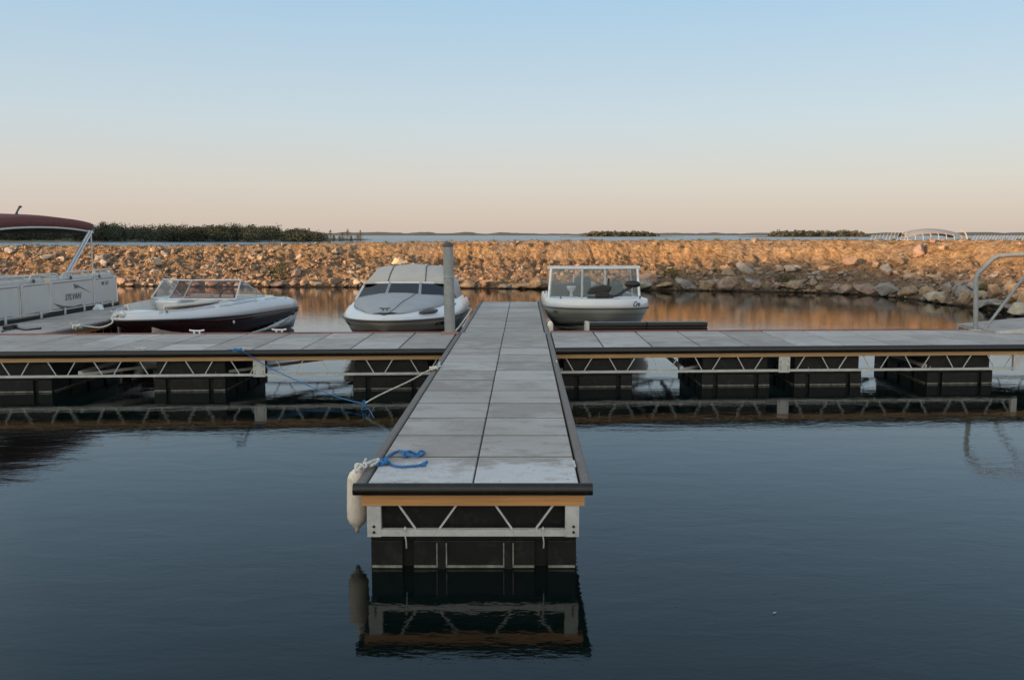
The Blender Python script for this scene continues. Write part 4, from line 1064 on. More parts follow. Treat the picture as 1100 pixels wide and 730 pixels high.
# ---- maroon open-bow runabout ------------------------------------------------
def runabout():
    Lb, B = 5.45, 2.12
    bow = at_y(127.5, 342, 15.55)
    root = empty('motor_boat', (bow.x, bow.y, 0), -R(9.6), 'maroon and white open-bow motorboat with clear windshield, tied between the left dock and walkway', 'boat', 'boats moored in the marina')
    hw = lambda t: B / 2 * plan(t, .62, 2.3, .62)
    zr = lambda t: interp(t, [(0, .67), (.2, .61), (.5, .55), (.8, .52), (1, .49)])
    rub = lambda t: (hw(t), t * Lb + .0, zr(t))
    gun = lambda t: (max(0, hw(t) - .05), t * Lb + .03 * (1 - t), zr(t) + interp(t, [(0, .09), (.3, .15), (.6, .22), (.93, .22), (1, .17)]))
    gin = lambda t: (max(0, hw(t) - interp(t, [(0, 0), (.12, .16), (.5, .24), (1, .26)])), t * Lb + .1 * (1 - t), zr(t) + interp(t, [(0, .12), (.3, .22), (.5, .33), (.75, .30), (1, .24)]))
    chine = lambda t: (hw(t) * interp(t, [(0, 0), (.1, .45), (.3, .78), (1, .86)]), .28 * (1 - t) ** 3 + t * Lb, interp(t, [(0, .40), (.12, .24), (.3, .12), (1, .03)]))
    split = lambda t: tuple(Vector(chine(t)).lerp(Vector(rub(t)), interp(t, [(0, 0), (.45, .02), (.7, .2), (.9, .55), (1, .72)])))
    keel = lambda t: (0, .5 * (1 - t) ** 4 + t * Lb, interp(t, [(0, .28), (.1, .02), (.3, -.2), (1, -.3)]))
    solid(strip(keel, chine, TT), 'hull_bottom', M_WHITEGEL, root, .015)
    if True:
        solid(strip(split, rub, TT, 3), 'hull_side', M_MAROON, root, .015)
        lo = strip(chine, split, TT, 1)
    solid(lo, 'hull_lower_side', M_WHITEGEL, root, .015)
    # transom
    mb = MB(); pts = [keel(1), chine(1), rub(1), gun(1)]
    P = [Vector((p[0], Lb, p[2])) for p in pts] + [Vector((-p[0], Lb, p[2])) for p in pts[::-1]]
    mb.prism(P, (0, .03, 0)); mb.build('transom', M_WHITEGEL, root)
    mb = strip(rub, gun, TT, 2); m2 = strip(gun, gin, TT, 2); mb.add(m2.v, m2.f, True); 
    dk = solid(mb, 'deck_cap', M_WHITEGEL, root, .012)
    # foredeck plate right at the bow, cockpit liner
    liner = lambda t: (max(0, gin(t)[0] - .02), gin(t)[1], .30)
    Tc = [t for t in TT if t >= .07]
    solid(strip(gin, liner, Tc, 1), 'cockpit_liner', M_CREAMGEL, root, .02)
    mb = MB(); mb.grid([[Vector((liner(t)[0] * s, liner(t)[1], .31)) for s in (-1, 0, 1)] for t in Tc]); mb.build('cockpit_floor', M_INTERIOR, root)
    mb = MB(); mb.grid([[Vector((gin(t)[0] * s, gin(t)[1], gin(t)[2] - .006 + .02 * (1 - abs(s)))) for s in (-1, -.5, 0, .5, 1)] for t in (.004, .025, .045, .07, .10, .12)]); solid(mb, 'bow_deck', M_WHITEGEL, root, .015)
    line_tube(rub, TT, .022).build('rub_rail', M_CHARCOAL, root)
    # bow seats and backs
    for s in (-1, 1):
        mb = MB(); rows = []
        for t in (.14, .2, .27, .34, .42):
            w = gin(t)[0]; rows.append([Vector((s * x, gin(t)[1], z)) for x, z in ((w - .03, .86), (w - .10, .88), (w - .15, .66), (max(.12, w - .48), .64), (max(.12, w - .5), .34))])
        mb.grid(rows); solid(mb, 'bow_cushion', M_CREAMGEL, root, .04)
    # dash consoles either side of the walk-through
    zb = gin(.5)[2]
    for s, w0, w1 in ((1, .20, .80), (-1, .16, .80)):
        mb = MB(); mb.prism([(s * w0, 2.28, .32), (s * w0, 2.20, zb - .02), (s * w0, 2.78, zb + .03), (s * w0, 2.95, zb - .1), (s * w0, 2.95, .32)], (s * (w1 - w0), 0, 0)); mb.build('dash_console', M_CREAMGEL if s > 0 else M_WHITEGEL, root, bevel=.03)
    for x in (-.52, .52): seat(root, x, 3.45, .42, .5, .5, .48, M_CREAMGEL, 1)
    seat(root, 0, 4.35, .42, 1.5, .5, .4, M_CREAMGEL, 1, 'rear_bench')
    mb = MB(); mb.box(-.8, .8, 4.72, 5.2, .5, .76); mb.build('engine_hatch', M_CREAMGEL, root, bevel=.04)
    # windshield
    zt = zb + .37; yb, yt = 2.35, 2.72
    b = [(-.99, yb + .30), (-.42, yb), (-.10, yb - .02), (.92, yb + .22)]
    def pt(i, top):
        x, y = b[i]; 
        return Vector((x * (.93 if top else 1), y + ((yt - yb) if top else 0), (zt if top else zb + .005)))
    for i in range(3): pane_quad(root, M_GLASS if i == 0 else M_SMOKE, M_FRAME, pt(i, 0), pt(i + 1, 0), pt(i + 1, 1), pt(i, 1), .017, 'windshield_pane')
    for s, i in ((-1, 0), (1, 3)):
        A = pt(i, 0); D = pt(i, 1); E = Vector((s * 1.0, A.y + 1.15, zb - .01))
        g = MB(); n_ = Vector((s * .006, 0, 0)); g.prism([A, E, D], n_); gg = g.build('side_pane', M_GLASS, root)
        f = MB(); 
        for p, q in ((A, E), (E, D), (D, A)): f.tube([p, q], .014, 8)
        f.build('window_frame', M_FRAME, gg)
    # steering wheel
    mb = MB(); c = Vector((.5, 3.02, zb + .02)); mb.tube([c + Vector((.16 * math.cos(a), .05 * math.sin(a), .15 * math.sin(a))) for a in [k * math.pi / 10 for k in range(21)]], .014, 6); mb.build('steering_wheel', M_BLACK, root)
    # hardware
    for s in (1, -1):
        for (ta, tb) in ((.13, .33), (.36, .62), (.70, .9)):
            mb = MB(); P = [Vector((gun(t)[0] * s - s * .05, gun(t)[1], gun(t)[2] + .055)) for t in [lerp(ta, tb, k / 6) for k in range(7)]]
            mb.tube([P[0] - Vector((0, .02, .05))] + P + [P[-1] + Vector((0, .02, -.05))], .011, 6, 2); mb.tube([P[3], P[3] - Vector((0, 0, .06))], .009, 6); mb.build('grab_rail', M_FRAME, root)
        for t in (.10, .42, .90):
            p = Vector((gun(t)[0] * s * .97, gun(t)[1], gun(t)[2] + .01)); cleat(root, p, R(85), M_FRAME, .7)
        c = Vector((s * (hw(.12) - .055), .12 * Lb, zr(.12) + .14)); mb = MB(); mb.lathe([(0, .03), (.02, .025), (.024, 0)], c, 10); mb.build('cup_fitting', M_BLACK, root)
        mb = MB(); mb.lathe([(0, .012), (.035, .01), (.04, 0)], Vector((hw(.42) * s - s * .01, .42 * Lb, zr(.42) - .12)), 12, 'X'); mb.build('hull_vent', M_FRAME, root)
    mb = MB(); mb.lathe([(0, .06), (.03, .05), (.035, .0)], (0, .12, zr(0) + .12), 12); mb.build('bow_light', M_FRAME, root)
    for k in range(5):   # swoosh lines on the aft quarter
        mb = MB(); P = []
        for j in range(9):
            q = j / 8; t = .80 + .05 * k * .4 + .13 * q; a = Vector(chine(t)).lerp(Vector(rub(t)), .12 + .13 * k * .6 + .42 * q ** 1.6); P.append(Vector((a.x + .012, a.y, a.z)))
        mb.tube(P, .008, 5); mb.build('swoosh_stripe', M_FRAME if k % 2 else M_DARKGREY, root)
    mb = MB(); mb.box(-.75, .75, Lb + .02, Lb + .45, .22, .27); mb.build('swim_platform', M_WHITEGEL, root, bevel=.02)
    mb = MB(); mb.prism([(-.12, Lb, .2), (-.12, Lb + .35, .12), (-.12, Lb + .4, -.5), (-.12, Lb + .1, -.5)], (.24, 0, 0)); mb.build('stern_drive', M_BLACK, root, bevel=.03)
    mb = MB(); mb.bar((hw(.8) * .8, 4.2, .05), (hw(.8) * .8, 4.9, .05), .01, .02)
    mw = root.location + Matrix.Rotation(-R(9.6), 3, 'Z') @ Vector((0, .06, zr(0) + .10))
    return root, mw
ra, ra_bow = runabout()
# bow line to the left dock
cl = at_z(83, 353.5, DECK) 
mb = braid([ra_bow, ra_bow + Vector((-.1, -.08, -.03)), at_y(120, 347, ra_bow.y - .3), at_y(108, 351.5, ra_bow.y - .4), at_y(95, 350.5, ra_bow.y - .45), Vector((cl.x, cl.y, DECK + .06)), Vector((cl.x - .06, cl.y, DECK + .05)), Vector((cl.x - .02, cl.y + .06, DECK + .03))], .014, 'r', M_WHITEROPE, tw=30)
k0 = Vector((cl.x, cl.y, DECK + .045)); mb.tube([k0 + Vector((math.cos(a) * .07, math.sin(a) * .05, .03 * math.sin(a * 1.3))) for a in [k * .55 for k in range(30)]], .016, 6)
k0 = ra_bow; mb.tube([k0 + Vector((math.cos(a) * .07, math.sin(a) * .06, .03 * math.sin(a * 1.9))) for a in [k * .55 for k in range(36)]], .018, 6)
o = mb.build('bow_line', M_WHITEROPE); tag(o, 'white rope from the bow of the maroon boat to the left dock', 'rope')
cleat(left, Vector((cl.x, cl.y, DECK)) - left.location, R(80), M_GALV, 1)

# ---- canvas-covered cuddy boat --------------------------------------------------
def cuddy():
    Lb, B = 5.6, 2.42
    bow = at_y(411.5, 345, 15.75); RZ = -R(1.6)
    root = empty('motor_boat', (bow.x, bow.y, 0), RZ, 'grey and white cabin motorboat under a fitted grey canvas cover, left of the mooring post', 'boat', 'boats moored in the marina')
    hw = lambda t: B / 2 * plan(t, .55, 2.2, .55, .06)
    zr = lambda t: interp(t, [(0, .645), (.2, .60), (.5, .56), (1, .53)])
    rub = lambda t: (hw(t), t * Lb, zr(t))
    gun = lambda t: (max(0, hw(t) - .07), t * Lb + .06 * (1 - t), zr(t) + interp(t, [(0, .07), (.3, .13), (.6, .2), (1, .16)]))
    gin = lambda t: (max(0, hw(t) - interp(t, [(0, 0), (.1, .2), (.5, .22), (1, .26)])), t * Lb + .22 * (1 - t), zr(t) + interp(t, [(0, .10), (.3, .22), (.5, .32), (1, .24)]))
    low = lambda t: (hw(t) * interp(t, [(0, .0), (.08, .62), (.3, .86), (1, .92)]), .20 * (1 - t) ** 3 + t * Lb, interp(t, [(0, .40), (.2, .30), (1, .16)]))
    chine = lambda t: (low(t)[0] * .95, low(t)[1] + .08 * (1 - t), low(t)[2] - .10)
    keel = lambda t: (0, .5 * (1 - t) ** 4 + t * Lb, interp(t, [(0, .16), (.1, -.05), (.3, -.25), (1, -.32)]))
    solid(strip(keel, chine, TT), 'hull_bottom', M_BLACK, root, .015)
    solid(strip(chine, low, TT), 'boot_stripe', M_CHARCOAL, root, .015)
    solid(strip(low, rub, TT, 3), 'hull_side', M_GREYHULL, root, .015)
    pts = [keel(1), chine(1), low(1), rub(1), gun(1)]
    mb = MB(); P = [Vector((p[0], Lb, p[2])) for p in pts] + [Vector((-p[0], Lb, p[2])) for p in pts[::-1]]; mb.prism(P, (0, .03, 0)); mb.build('transom', M_WHITEGEL, root)
    mb = strip(rub, gun, TT, 2); m2 = strip(gun, gin, TT, 2); mb.add(m2.v, m2.f, True); solid(mb, 'deck_cap', M_WHITEGEL, root, .012)
    line_tube(rub, TT, .022).build('rub_rail', M_DARKGREY, root)
    line_tube(lambda t: tuple(Vector(rub(t)).lerp(Vector(gun(t)), .55)), TT, .007).build('pin_stripe', M_DARKGREY, root)
    # bow canvas, crowned
    Tb = [.02, .045, .07, .1, .14, .19, .25, .32, .4, .46]
    rows = []
    for t in Tb:
        w, y, z = gin(t); rows.append([Vector((w * s * 1.02, y + .05 * (1 - abs(s)), z + .012 + .13 * (1 - s * s) * min(1, t * 5) * (1 + .09 * math.sin(9 * t + 4 * s)) + .016 * noise.noise(Vector((s * 3.3, t * 16, 2))))) for s in (-1, -.75, -.5, -.25, 0, .25, .5, .75, 1)])
    mb = MB(); mb.grid(rows); solid(mb, 'bow_cover', M_CANVAS, root, .01)
    mb = MB(); mb.tube([r[5] + Vector((0.0, 0, .010)) for r in rows], .007, 5); mb.build('seam', M_DARKGREY, root)
    # windshield
    yb = .44 * Lb; zb = gin(.46)[2] - .015; zt = zb + .30; yt = yb + .42
    xb = [-1.02, -.36, .34, 1.0]; xt = [-.90, -.33, .31, .88]; cr = [0, .10, .10, 0]
    yy = [.22, -.06, -.06, .22]
    bot = [Vector((xb[i], yb + yy[i], zb + cr[i] * .6)) for i in range(4)]; top = [Vector((xt[i], yt + yy[i] * .8, zt + cr[i] * .3)) for i in range(4)]
    for i in range(3): pane_quad(root, M_DARKGLASS, M_FRAME, bot[i], bot[i + 1], top[i + 1], top[i], .032, 'windshield_pane')
    # camper top: from the windshield head over a bow to the stern
    st = []
    ys = [(yt, zt + .01, .90, .0), (yt + .28, zt + .16, .86, .05), (yt + .62, zt + .27, .80, .09), (yt + 1.1, zt + .30, .80, .10), (yt + 1.7, zt + .27, .82, .08), (yt + 2.1, zt + .12, .88, .05), (Lb - .12, zr(1) + .26, .95, .03)]
    prof = []
    for (y, z, w, c) in ys:
        t = min(1, y / Lb); g = gin(t); r = []
        for k in range(13):
            s = -1 + k / 6
            if abs(s) > .75:
                q = (abs(s) - .75) / .25; x = lerp(w, g[0] + .05, q); zz = lerp(z - .02, g[2] - .02, q)
                if y < yt + .05: x = w + .02 * q; zz = z - .02
            else: x = w * abs(s) / .75; zz = z + c * (1 - (s / .75) ** 2)
            r.append(Vector((math.copysign(x, s), y + (.10 * (abs(s) ** 2) if y < yt + .1 else 0), zz)))
        prof.append([q + Vector((0, 0, .022 * noise.noise(Vector((q.x * 3.1, q.y * 2.3, 8))) - .02 * (abs(q.x) < .7) * (1 if len(prof) % 2 else 0))) for q in r])
    mb = MB(); mb.grid(prof); solid(mb, 'camper_cover', M_CANVAST, root, .012)
    for xs_ in (-.32, .42):
        k = 4 if xs_ < 0 else 8
        mb = MB(); mb.tube([r[k] + Vector((0, 0, .012)) for r in prof[:5]], .012, 5); mb.build('cover_seam', M_DARKGREY, root)
    # hardware on the bow
    for x, y, a in ((-.02, .22, 0), (.12, .34, .5)):
        mb = MB(); mb.lathe([(0, .035), (.03, .03), (.05, .0)], (x, y, gun(.04)[2] + .03), 12); mb.build('bow_fitting', M_BLACK, root)
    cleat(root, Vector((-.03, .40, gin(.05)[2] + .05)), 0.2, M_DARKGREY, .9)
    mb = MB(); P = [Vector((gun(t)[0] - .0, gun(t)[1], gun(t)[2] + .04)) for t in (.09, .11, .13, .15, .17, .19)]
    mb.tube(P, [.02, .04, .045, .048, .042, .02], 10); 
    mb.build('rolled_line', M_DARKGREY, root)
    for s in (-1, 1):
        cleat(root, Vector((s * (gun(.42)[0] - .04), gun(.42)[1], gun(.42)[2] + .01)), R(90), M_BLACK, .8)
        cleat(root, Vector((s * (gun(.9)[0] - .04), gun(.9)[1], gun(.9)[2] + .01)), R(90), M_BLACK, .8)
    t0, t1 = .16, .27
    a = Vector(low(t0)).lerp(Vector(rub(t0)), .62); b_ = Vector(low(t1)).lerp(Vector(rub(t1)), .62); up = Vector(rub(.2)) - Vector(low(.2))
    d = (b_ - a); m = frame_mtx(a.lerp(b_, .5) + Vector((d.y, -d.x, 0)).normalized() * .025, d, up)
    text('registration_number', 'W 2947', .13, M_BLACK, root, m)
    a = Vector(low(t0)).lerp(Vector(rub(t0)), .62); b_ = Vector(low(t1)).lerp(Vector(rub(t1)), .62)
    a.x *= -1; b_.x *= -1; d = a - b_; up = Vector(rub(.2)) - Vector(low(.2)); up.x *= -1
    m = frame_mtx(a.lerp(b_, .5) + Vector((d.y, -d.x, 0)).normalized() * .025, d, up); text('registration_number', 'W 2947', .13, M_DARKGREY, root, m)
    mb = MB(); mb.prism([(-.2, Lb + .03, .55), (-.2, Lb + .35, .75), (-.2, Lb + .45, .1), (-.2, Lb + .2, -.5), (-.2, Lb + .03, .1)], (.4, 0, 0)); mb.build('outboard', M_BLACK, root, bevel=.06)
    return root
cb = cuddy()
e0 = at_z(505, 332, DECK + .02)
mb = braid([Vector((at_y(506, 330, e0.y).x - .08, e0.y, .62)), Vector((e0.x + .03, e0.y - .1, DECK + .03)), at_z(499, 343, DECK + .01), at_z(497, 350, DECK - .05) + Vector((-.05, 0, 0)), at_z(490, 354.5, DECK)], .014, 'r', M_WHITEROPE, tw=25)
o = mb.build('stern_line', M_WHITEROPE); tag(o, 'pale rope along the dock edge right of the mooring post', 'rope')

# ---- aluminium fishing boat -------------------------------------------------------
def fisher():
    Lb, B = 4.9, 2.3
    root = empty('fishing_boat', (1.84, 17.8, 0), -R(.2), 'grey aluminium fishing boat with tall framed windshield, right of the far dock', 'boat', 'boats moored in the marina')
    hw = lambda t: B / 2 * plan(t, .42, 2.6, .42, .03)
    zr = lambda t: interp(t, [(0, .70), (.2, .655), (.38, .61), (1, .56)])
    rub = lambda t: (hw(t), t * Lb + .0, zr(t))
    gun = lambda t: (max(0, hw(t) - .03), t * Lb + .04 * (1 - t), zr(t) + .17)
    gin = lambda t: (max(0, hw(t) - .15), t * Lb + .2 * (1 - t) ** 2, zr(t) + .195)
    chine = lambda t: (hw(t) * interp(t, [(0, 0), (.06, .52), (.25, .80), (1, .86)]), .30 * (1 - t) ** 3 + t * Lb, interp(t, [(0, .34), (.15, .22), (1, .08)]))
    midl = lambda t: tuple(Vector(chine(t)).lerp(Vector(rub(t)), .55))
    keel = lambda t: (0, .5 * (1 - t) ** 4 + t * Lb, interp(t, [(0, .2), (.1, 0), (.3, -.15), (1, -.2)]))
    solid(strip(keel, chine, TT), 'hull_bottom', M_ALU, root, .012)
    solid(strip(chine, rub, TT, 3), 'hull_side', M_ALU, root, .012)
    line_tube(midl, TT, .010).build('spray_rib', M_ALU, root); line_tube(chine, TT, .014).build('chine_rib', M_ALU, root)
    pts = [keel(1), chine(1), rub(1), gun(1)]
    mb = MB(); P = [Vector((p[0], Lb, p[2])) for p in pts] + [Vector((-p[0], Lb, p[2])) for p in pts[::-1]]; mb.prism(P, (0, .03, 0)); mb.build('transom', M_WHITEGEL, root)
    mb = strip(rub, gun, TT, 2); m2 = strip(gun, gin, TT, 1); mb.add(m2.v, m2.f, True); solid(mb, 'gunwale', M_WHITEGEL, root, .012)
    line_tube(rub, TT, .018).build('rub_rail', M_DARKGREY, root)
    mb = MB(); mb.grid([[Vector((gin(t)[0] * s, gin(t)[1], gin(t)[2] - .05)) for s in (-1, -.5, 0, .5, 1)] for t in (.004, .02, .045, .07, .1, .14, .19, .25, .31)]); solid(mb, 'casting_deck', M_WHITEGEL, root, .02)
    Tc = [t for t in TT if t >= .3]; liner = lambda t: (gin(t)[0] - .02, gin(t)[1], .22)
    solid(strip(gin, liner, Tc), 'cockpit_liner', M_DARKGREY, root, .015)
    mb = MB(); mb.grid([[Vector((liner(t)[0] * s, liner(t)[1], .24)) for s in (-1, 0, 1)] for t in Tc]); mb.build('cockpit_floor', M_INTERIOR, root)
    for s in (-1, 1):
        mb = MB(); mb.box(s * .35 if s > 0 else -.98, .98 if s > 0 else -.35, 1.75, 2.3, .25, .80); mb.build('console', M_WHITEGEL, root, bevel=.04)
    # windshield
    zb = gin(.38)[2] - .02; zt = zb + .66; yb = 1.72
    bx = [-1.03, -.30, .22, .99]; tx = [-.97, -.28, .22, .95]; by = [.16, 0, 0, .16]
    bot = [Vector((bx[i], yb + by[i], zb)) for i in range(4)]; top = [Vector((tx[i], yb + by[i] * .7 + .16, zt)) for i in range(4)]
    for i in range(3): pane_quad(root, M_GLASS, M_FRAME, bot[i], bot[i + 1], top[i + 1], top[i], .031, 'windshield_pane')
    mb = MB(); mb.bar(top[0] + Vector((-.08, .05, .02)), top[3] + Vector((.06, .05, .02)), .10, .055); mb.build('header_bar', M_FRAME, root)
    for s, i in ((-1, 0), (1, 3)):
        A = bot[i]; D = top[i]; E = Vector((s * .97, A.y + 1.0, zb - .02)); G = Vector((s * .90, D.y + .85, zt - .03))
        pane_quad(root, M_GLASS, M_FRAME, A, E, G, D, .018, 'side_pane')
    for (x, y, m_) in ((-.72, 2.75, M_DARKGREY), (.55, 2.75, M_DARKGREY), (-.1, 3.9, M_DARKGREY), (-.35, 2.9, M_DARKGREY)):
        st_ = seat(root, x, y, .55, .42, .42, .5, m_, 1); 
        mb = MB(); mb.tube([(x, y, .25), (x, y, .56)], .035, 8); mb.build('pedestal', M_FRAME, st_)
    mb = MB(); c = Vector((-.52, 1.98, zb + .02)); mb.lathe([(.0, 0), (.05, 0), (.03, .06), (.035, .11), (.10, .19), (.105, .24), (0, .24)], c, 14); mb.build('cup_horn', M_WHITEGEL, root)
    # bow mounted electric motor
    zc = gin(.1)[2]
    tm = bpy.data.objects.new('trolling_motor', None); COL.objects.link(tm); tm.parent = root; tm.location = (-.02, .42, zc)
    mb = MB(); mb.box(-.26, .26, -.12, .32, .0, .05); mb.box(-.10, .16, -.16, .12, .03, .16); mb.build('mount', M_BLACK, tm, bevel=.02)
    mb = MB(); mb.prism([(-.30, -.16, .12), (-.22, -.16, .10), (.20, -.16, .16), (.22, -.16, .27), (.02, -.16, .30), (-.24, -.16, .23)], (0, .22, 0)); mb.build('motor_head', M_BLACK, tm, bevel=.03)
    mb = MB(); mb.tube([(.12, 0, .06), (.34, .06, .06), (.52, .12, .16), (.66, .16, .24)], [.03, .028, .028, .03], 8, 3); mb.build('shaft', M_BLACK, tm)
    mb = MB(); mb.lathe([(0, -.17), (.05, -.14), (.075, -.05), (.075, .06), (.05, .14), (0, .17)], (.68, .17, .29), 14, 'X'); mb.build('lower_unit', M_BLACK, tm)
    mb = MB(); mb.tube([(.16, .02, .05), (.17, .02, .42)], .02, 8); mb.build('stay', M_BLACK, tm)
    # stern outboard and pole light
    ob = bpy.data.objects.new('outboard', None); COL.objects.link(ob); ob.parent = root; ob.location = (-.02, Lb + .06, 0)
    mb = MB(); mb.prism([(-.2, 0, .62), (-.2, .5, .66), (-.2, .56, .98), (-.2, .42, 1.13), (-.2, .05, 1.10), (-.2, -.04, .9)], (.4, 0, 0)); mb.build('cowling', M_DARKGREY, ob, bevel=.07)
    mb = MB(); mb.box(-.08, .08, .08, .34, -.5, .66); mb.build('leg', M_BLACK, ob, bevel=.02)
    mb = MB(); mb.tube([(-.30, 4.6, .7), (-.30, 4.6, 1.48)], .017, 6); pl_ = mb.build('pole_light', M_FRAME, root)
    mb = MB(); mb.tube([(-.30, 4.6, 1.20), (-.30, 4.6, 1.5)], .024, 8); mb.build('red_sleeve', M_REDLIGHT, pl_)
    mb = MB(); mb.box(-.1, .55, 4.3, 4.8, .3, .86); mb.build('splash_well_box', plain('blue grey box', (.20, .24, .28)), root, bevel=.05)
    for s in (-1, 1):
        for t in (.12, .8): cleat(root, Vector((s * (gun(t)[0] - .06), gun(t)[1], gun(t)[2] + .02)), R(90), M_BLACK, .8)
    # script lettering on the bow band
    t0, t1 = .035, .085
    a = Vector(rub(t0)).lerp(Vector(gun(t0)), .5); b_ = Vector(rub(t1)).lerp(Vector(gun(t1)), .5); d = b_ - a
    m = frame_mtx(a.lerp(b_, .5) + Vector((d.y, -d.x, 0)).normalized() * .03 + Vector((0, 0, .0)), d, (0, 0, 1)); text('lettering', 'Cre', .15, M_CHARCOAL, root, m, shear=.35)
    a = Vector(midl(.1)).lerp(Vector(rub(.1)), .6); b_ = Vector(midl(.2)).lerp(Vector(rub(.2)), .6); a.x *= -1; b_.x *= -1; d = a - b_
    m = frame_mtx(a.lerp(b_, .5) + Vector((d.y, -d.x, 0)).normalized() * .03, d, (0, 0, 1)); text('registration_number', '2347', .11, M_CHARCOAL, root, m)
    return root
fb_ = fisher()
# small square fender between that boat and the dock
e1 = at_z(588, 350, DECK - .02)
root = empty('dock_fender', (e1.x + .05, e1.y, .25), 0, 'short pale fender hanging between the far dock and the aluminium boat', 'fender')
mb = MB(); mb.lathe([(0, 0), (.02, 0), (.05, .04), (.055, .1), (.055, .33), (.04, .38), (.015, .41), (0, .41)], (0, 0, 0), 16); mb.build('fender_body', M_FENDER, root)
mb = MB(); mb.tube([(0, 0, .40), (-.03, 0, .45)], .008, 6); mb.build('eyelet', M_WHITEROPE, root)

# ---- pontoon boat ------------------------------------------------------------------
def pontoon():
    l0, s0, s1, beam = -9.42, 14.95, 20.5, 2.8
    org = W(l0, s0, 0); RZ = -math.atan(DV)
    root = empty('pontoon_boat', org, RZ, 'white panelled pontoon boat with maroon bimini top, at the left edge beside its dock', 'boat', 'boats moored in the marina')
    Lp = s1 - s0
    # local: y along, x=0 near side, negative x away
    for x in (-.42, -beam + .42):
        mb = MB(); mb.lathe([(0, -.1), (.12, .02), (.24, .35), (.31, .8), (.31, Lp - .25), (.2, Lp - .02), (0, Lp)], (x, 0, .12), 20, 'Y'); mb.build('pontoon_tube', M_ALU, root)
    mb = MB(); mb.box(-beam, 0, .15, Lp, .50, .60); mb.build('deck', M_GALV, root, bevel=.01)
    mb = MB(); mb.box(-.005, .03, .15, Lp, .52, .63); mb.build('rub_strip', M_BLACK, root)
    zf0, zf1 = .66, 1.235
    def panel(y0, y1, x=0.0, side=True, zt=zf1):
        mb = MB(); mb.box(x - .012, x + .004, y0 + .03, y1 - .03, zf0 + .03, zt - .03); p = mb.build('fence_panel', M_PANEL, root)
        mb = MB(); r = .02; P = [(x, y0, zf0), (x, y0, zt - .07), (x, y0 + .02, zt - .02), (x, y0 + .07, zt), (x, y1 - .07, zt), (x, y1 - .02, zt - .02), (x, y1, zt - .07), (x, y1, zf0), (x, y0, zf0)]
        mb.tube(P, r * .8, 8); mb.build('panel_frame', M_PANEL, p); return p
    cuts = [.2, 1.55, 1.62, 2.62, 2.66, 4.42, 4.46, Lp - .03]
    ps = []
    for k in range(0, 8, 2): ps.append(panel(cuts[k], cuts[k + 1]))
    for k in range(0, 8, 2): panel(cuts[k], cuts[k + 1], -beam)
    for yy in (Lp - .03, .2):
        mb = MB(); mb.box(-beam, 0, yy - .01, yy + .006, zf0 + .03, zf1 - .03); p = mb.build('fence_panel', M_PANEL, root)
        mb = MB(); mb.tube([(0, yy, zf0), (0, yy, zf1), (-beam, yy, zf1), (-beam, yy, zf0)], .02, 8); mb.build('panel_frame', M_FRAME, p)
    for yc in (1.0, 2.2, 3.1, 3.9, 4.7, 5.2):     # brackets down to the deck
        mb = MB(); mb.box(.03, .045, yc - .03, yc + .03, .46, .70); mb.build('fence_bracket', M_FRAME, root)
    # upper cap rails with little posts
    for (y0, y1) in ((.4, 1.9), (2.0, 3.1), (3.2, 4.4), (4.5, Lp - .05)):
        for x in (-.06, -beam + .06):
            mb = MB(); P = [(x, y0, 1.26), (x, y0 + .05, 1.36), (x, y0 + .16, 1.40), (x, y1 - .16, 1.40), (x, y1 - .05, 1.36), (x, y1, 1.26)]
            mb.tube(P, .021, 8, 2)
            for q in (.35, .7): mb.tube([(x, lerp(y0, y1, q), 1.26), (x, lerp(y0, y1, q), 1.40)], .014, 6)
            mb.build('grab_rail', M_HOOP, root)
    # seating with white backs behind the fence
    def bench(x0, x1, y0, y1, zt, bx, mat=M_CREAMGEL):
        mb = MB(); mb.box(x0, x1, y0, y1, .62, 1.02)
        b_ = mb.build('bench_seat', mat, root, bevel=.05)
        mb = MB(); mb.box(*bx, .98, zt); mb.build('bench_back', M_PANEL, b_, bevel=.05)
    bench(-.75, -.10, 2.8, Lp - .1, 1.34, (-.20, -.05, 2.75, Lp - .08))
    bench(-.75, -.10, .4, 1.5, 1.36, (-.20, -.05, .35, 2.5))
    bench(-beam + .1, -beam + .75, .5, Lp - .1, 1.32, (-beam + .05, -beam + .2, .5, Lp - .1))
    mb = MB(); mb.prism([(-1.2, 2.9, .62), (-1.2, 2.8, 1.25), (-1.2, 3.0, 1.42), (-1.2, 3.4, 1.25), (-1.2, 3.4, .62)], (-.7, 0, 0)); mb.build('helm_console', M_PANEL, root, bevel=.05)
    # graphics on panel (third): between y 2.66 and 4.42
    yc = 3.55
    m = frame_mtx((.010, yc - .05, .90), (0, 1, 0), (0, 0, 1)); text('lettering', 'SYLVAN', .18, M_PURPLE, root, m, .002, .35)
    def sw(name, P, mat=M_PURPLE):
        mb = MB(); mb.prism([Vector((.007, y, z)) for (y, z) in P], (.004, 0, 0)); mb.build(name, mat, ps[2])
    sw('swoosh', [(3.55, 1.16), (3.72, 1.13), (4.30, .93), (3.80, 1.08), (3.60, 1.06)])
    sw('swoosh', [(2.72, .82), (3.1, .74), (3.5, .70), (3.85, .72), (3.85, .685), (3.4, .665), (3.0, .70)])
    for (yq, zq) in ((.4, 0),): 
        m = frame_mtx((.010, 4.95, 1.10), (0, 1, 0), (0, 0, 1)); text('registration_number', 'W 117', .12, M_PURPLE, root, m, .002)
    # bimini top
    y0, y1 = 1.3, 5.5; xa, xb = -.48, -beam + .06
    def ztop(y): q = (y - (y0 + y1) / 2) / ((y1 - y0) / 2); return 2.55 - .085 * q * q - (.02 * q ** 6)
    rows = []; T = [y0 + (y1 - y0) * k / 28 for k in range(29)]
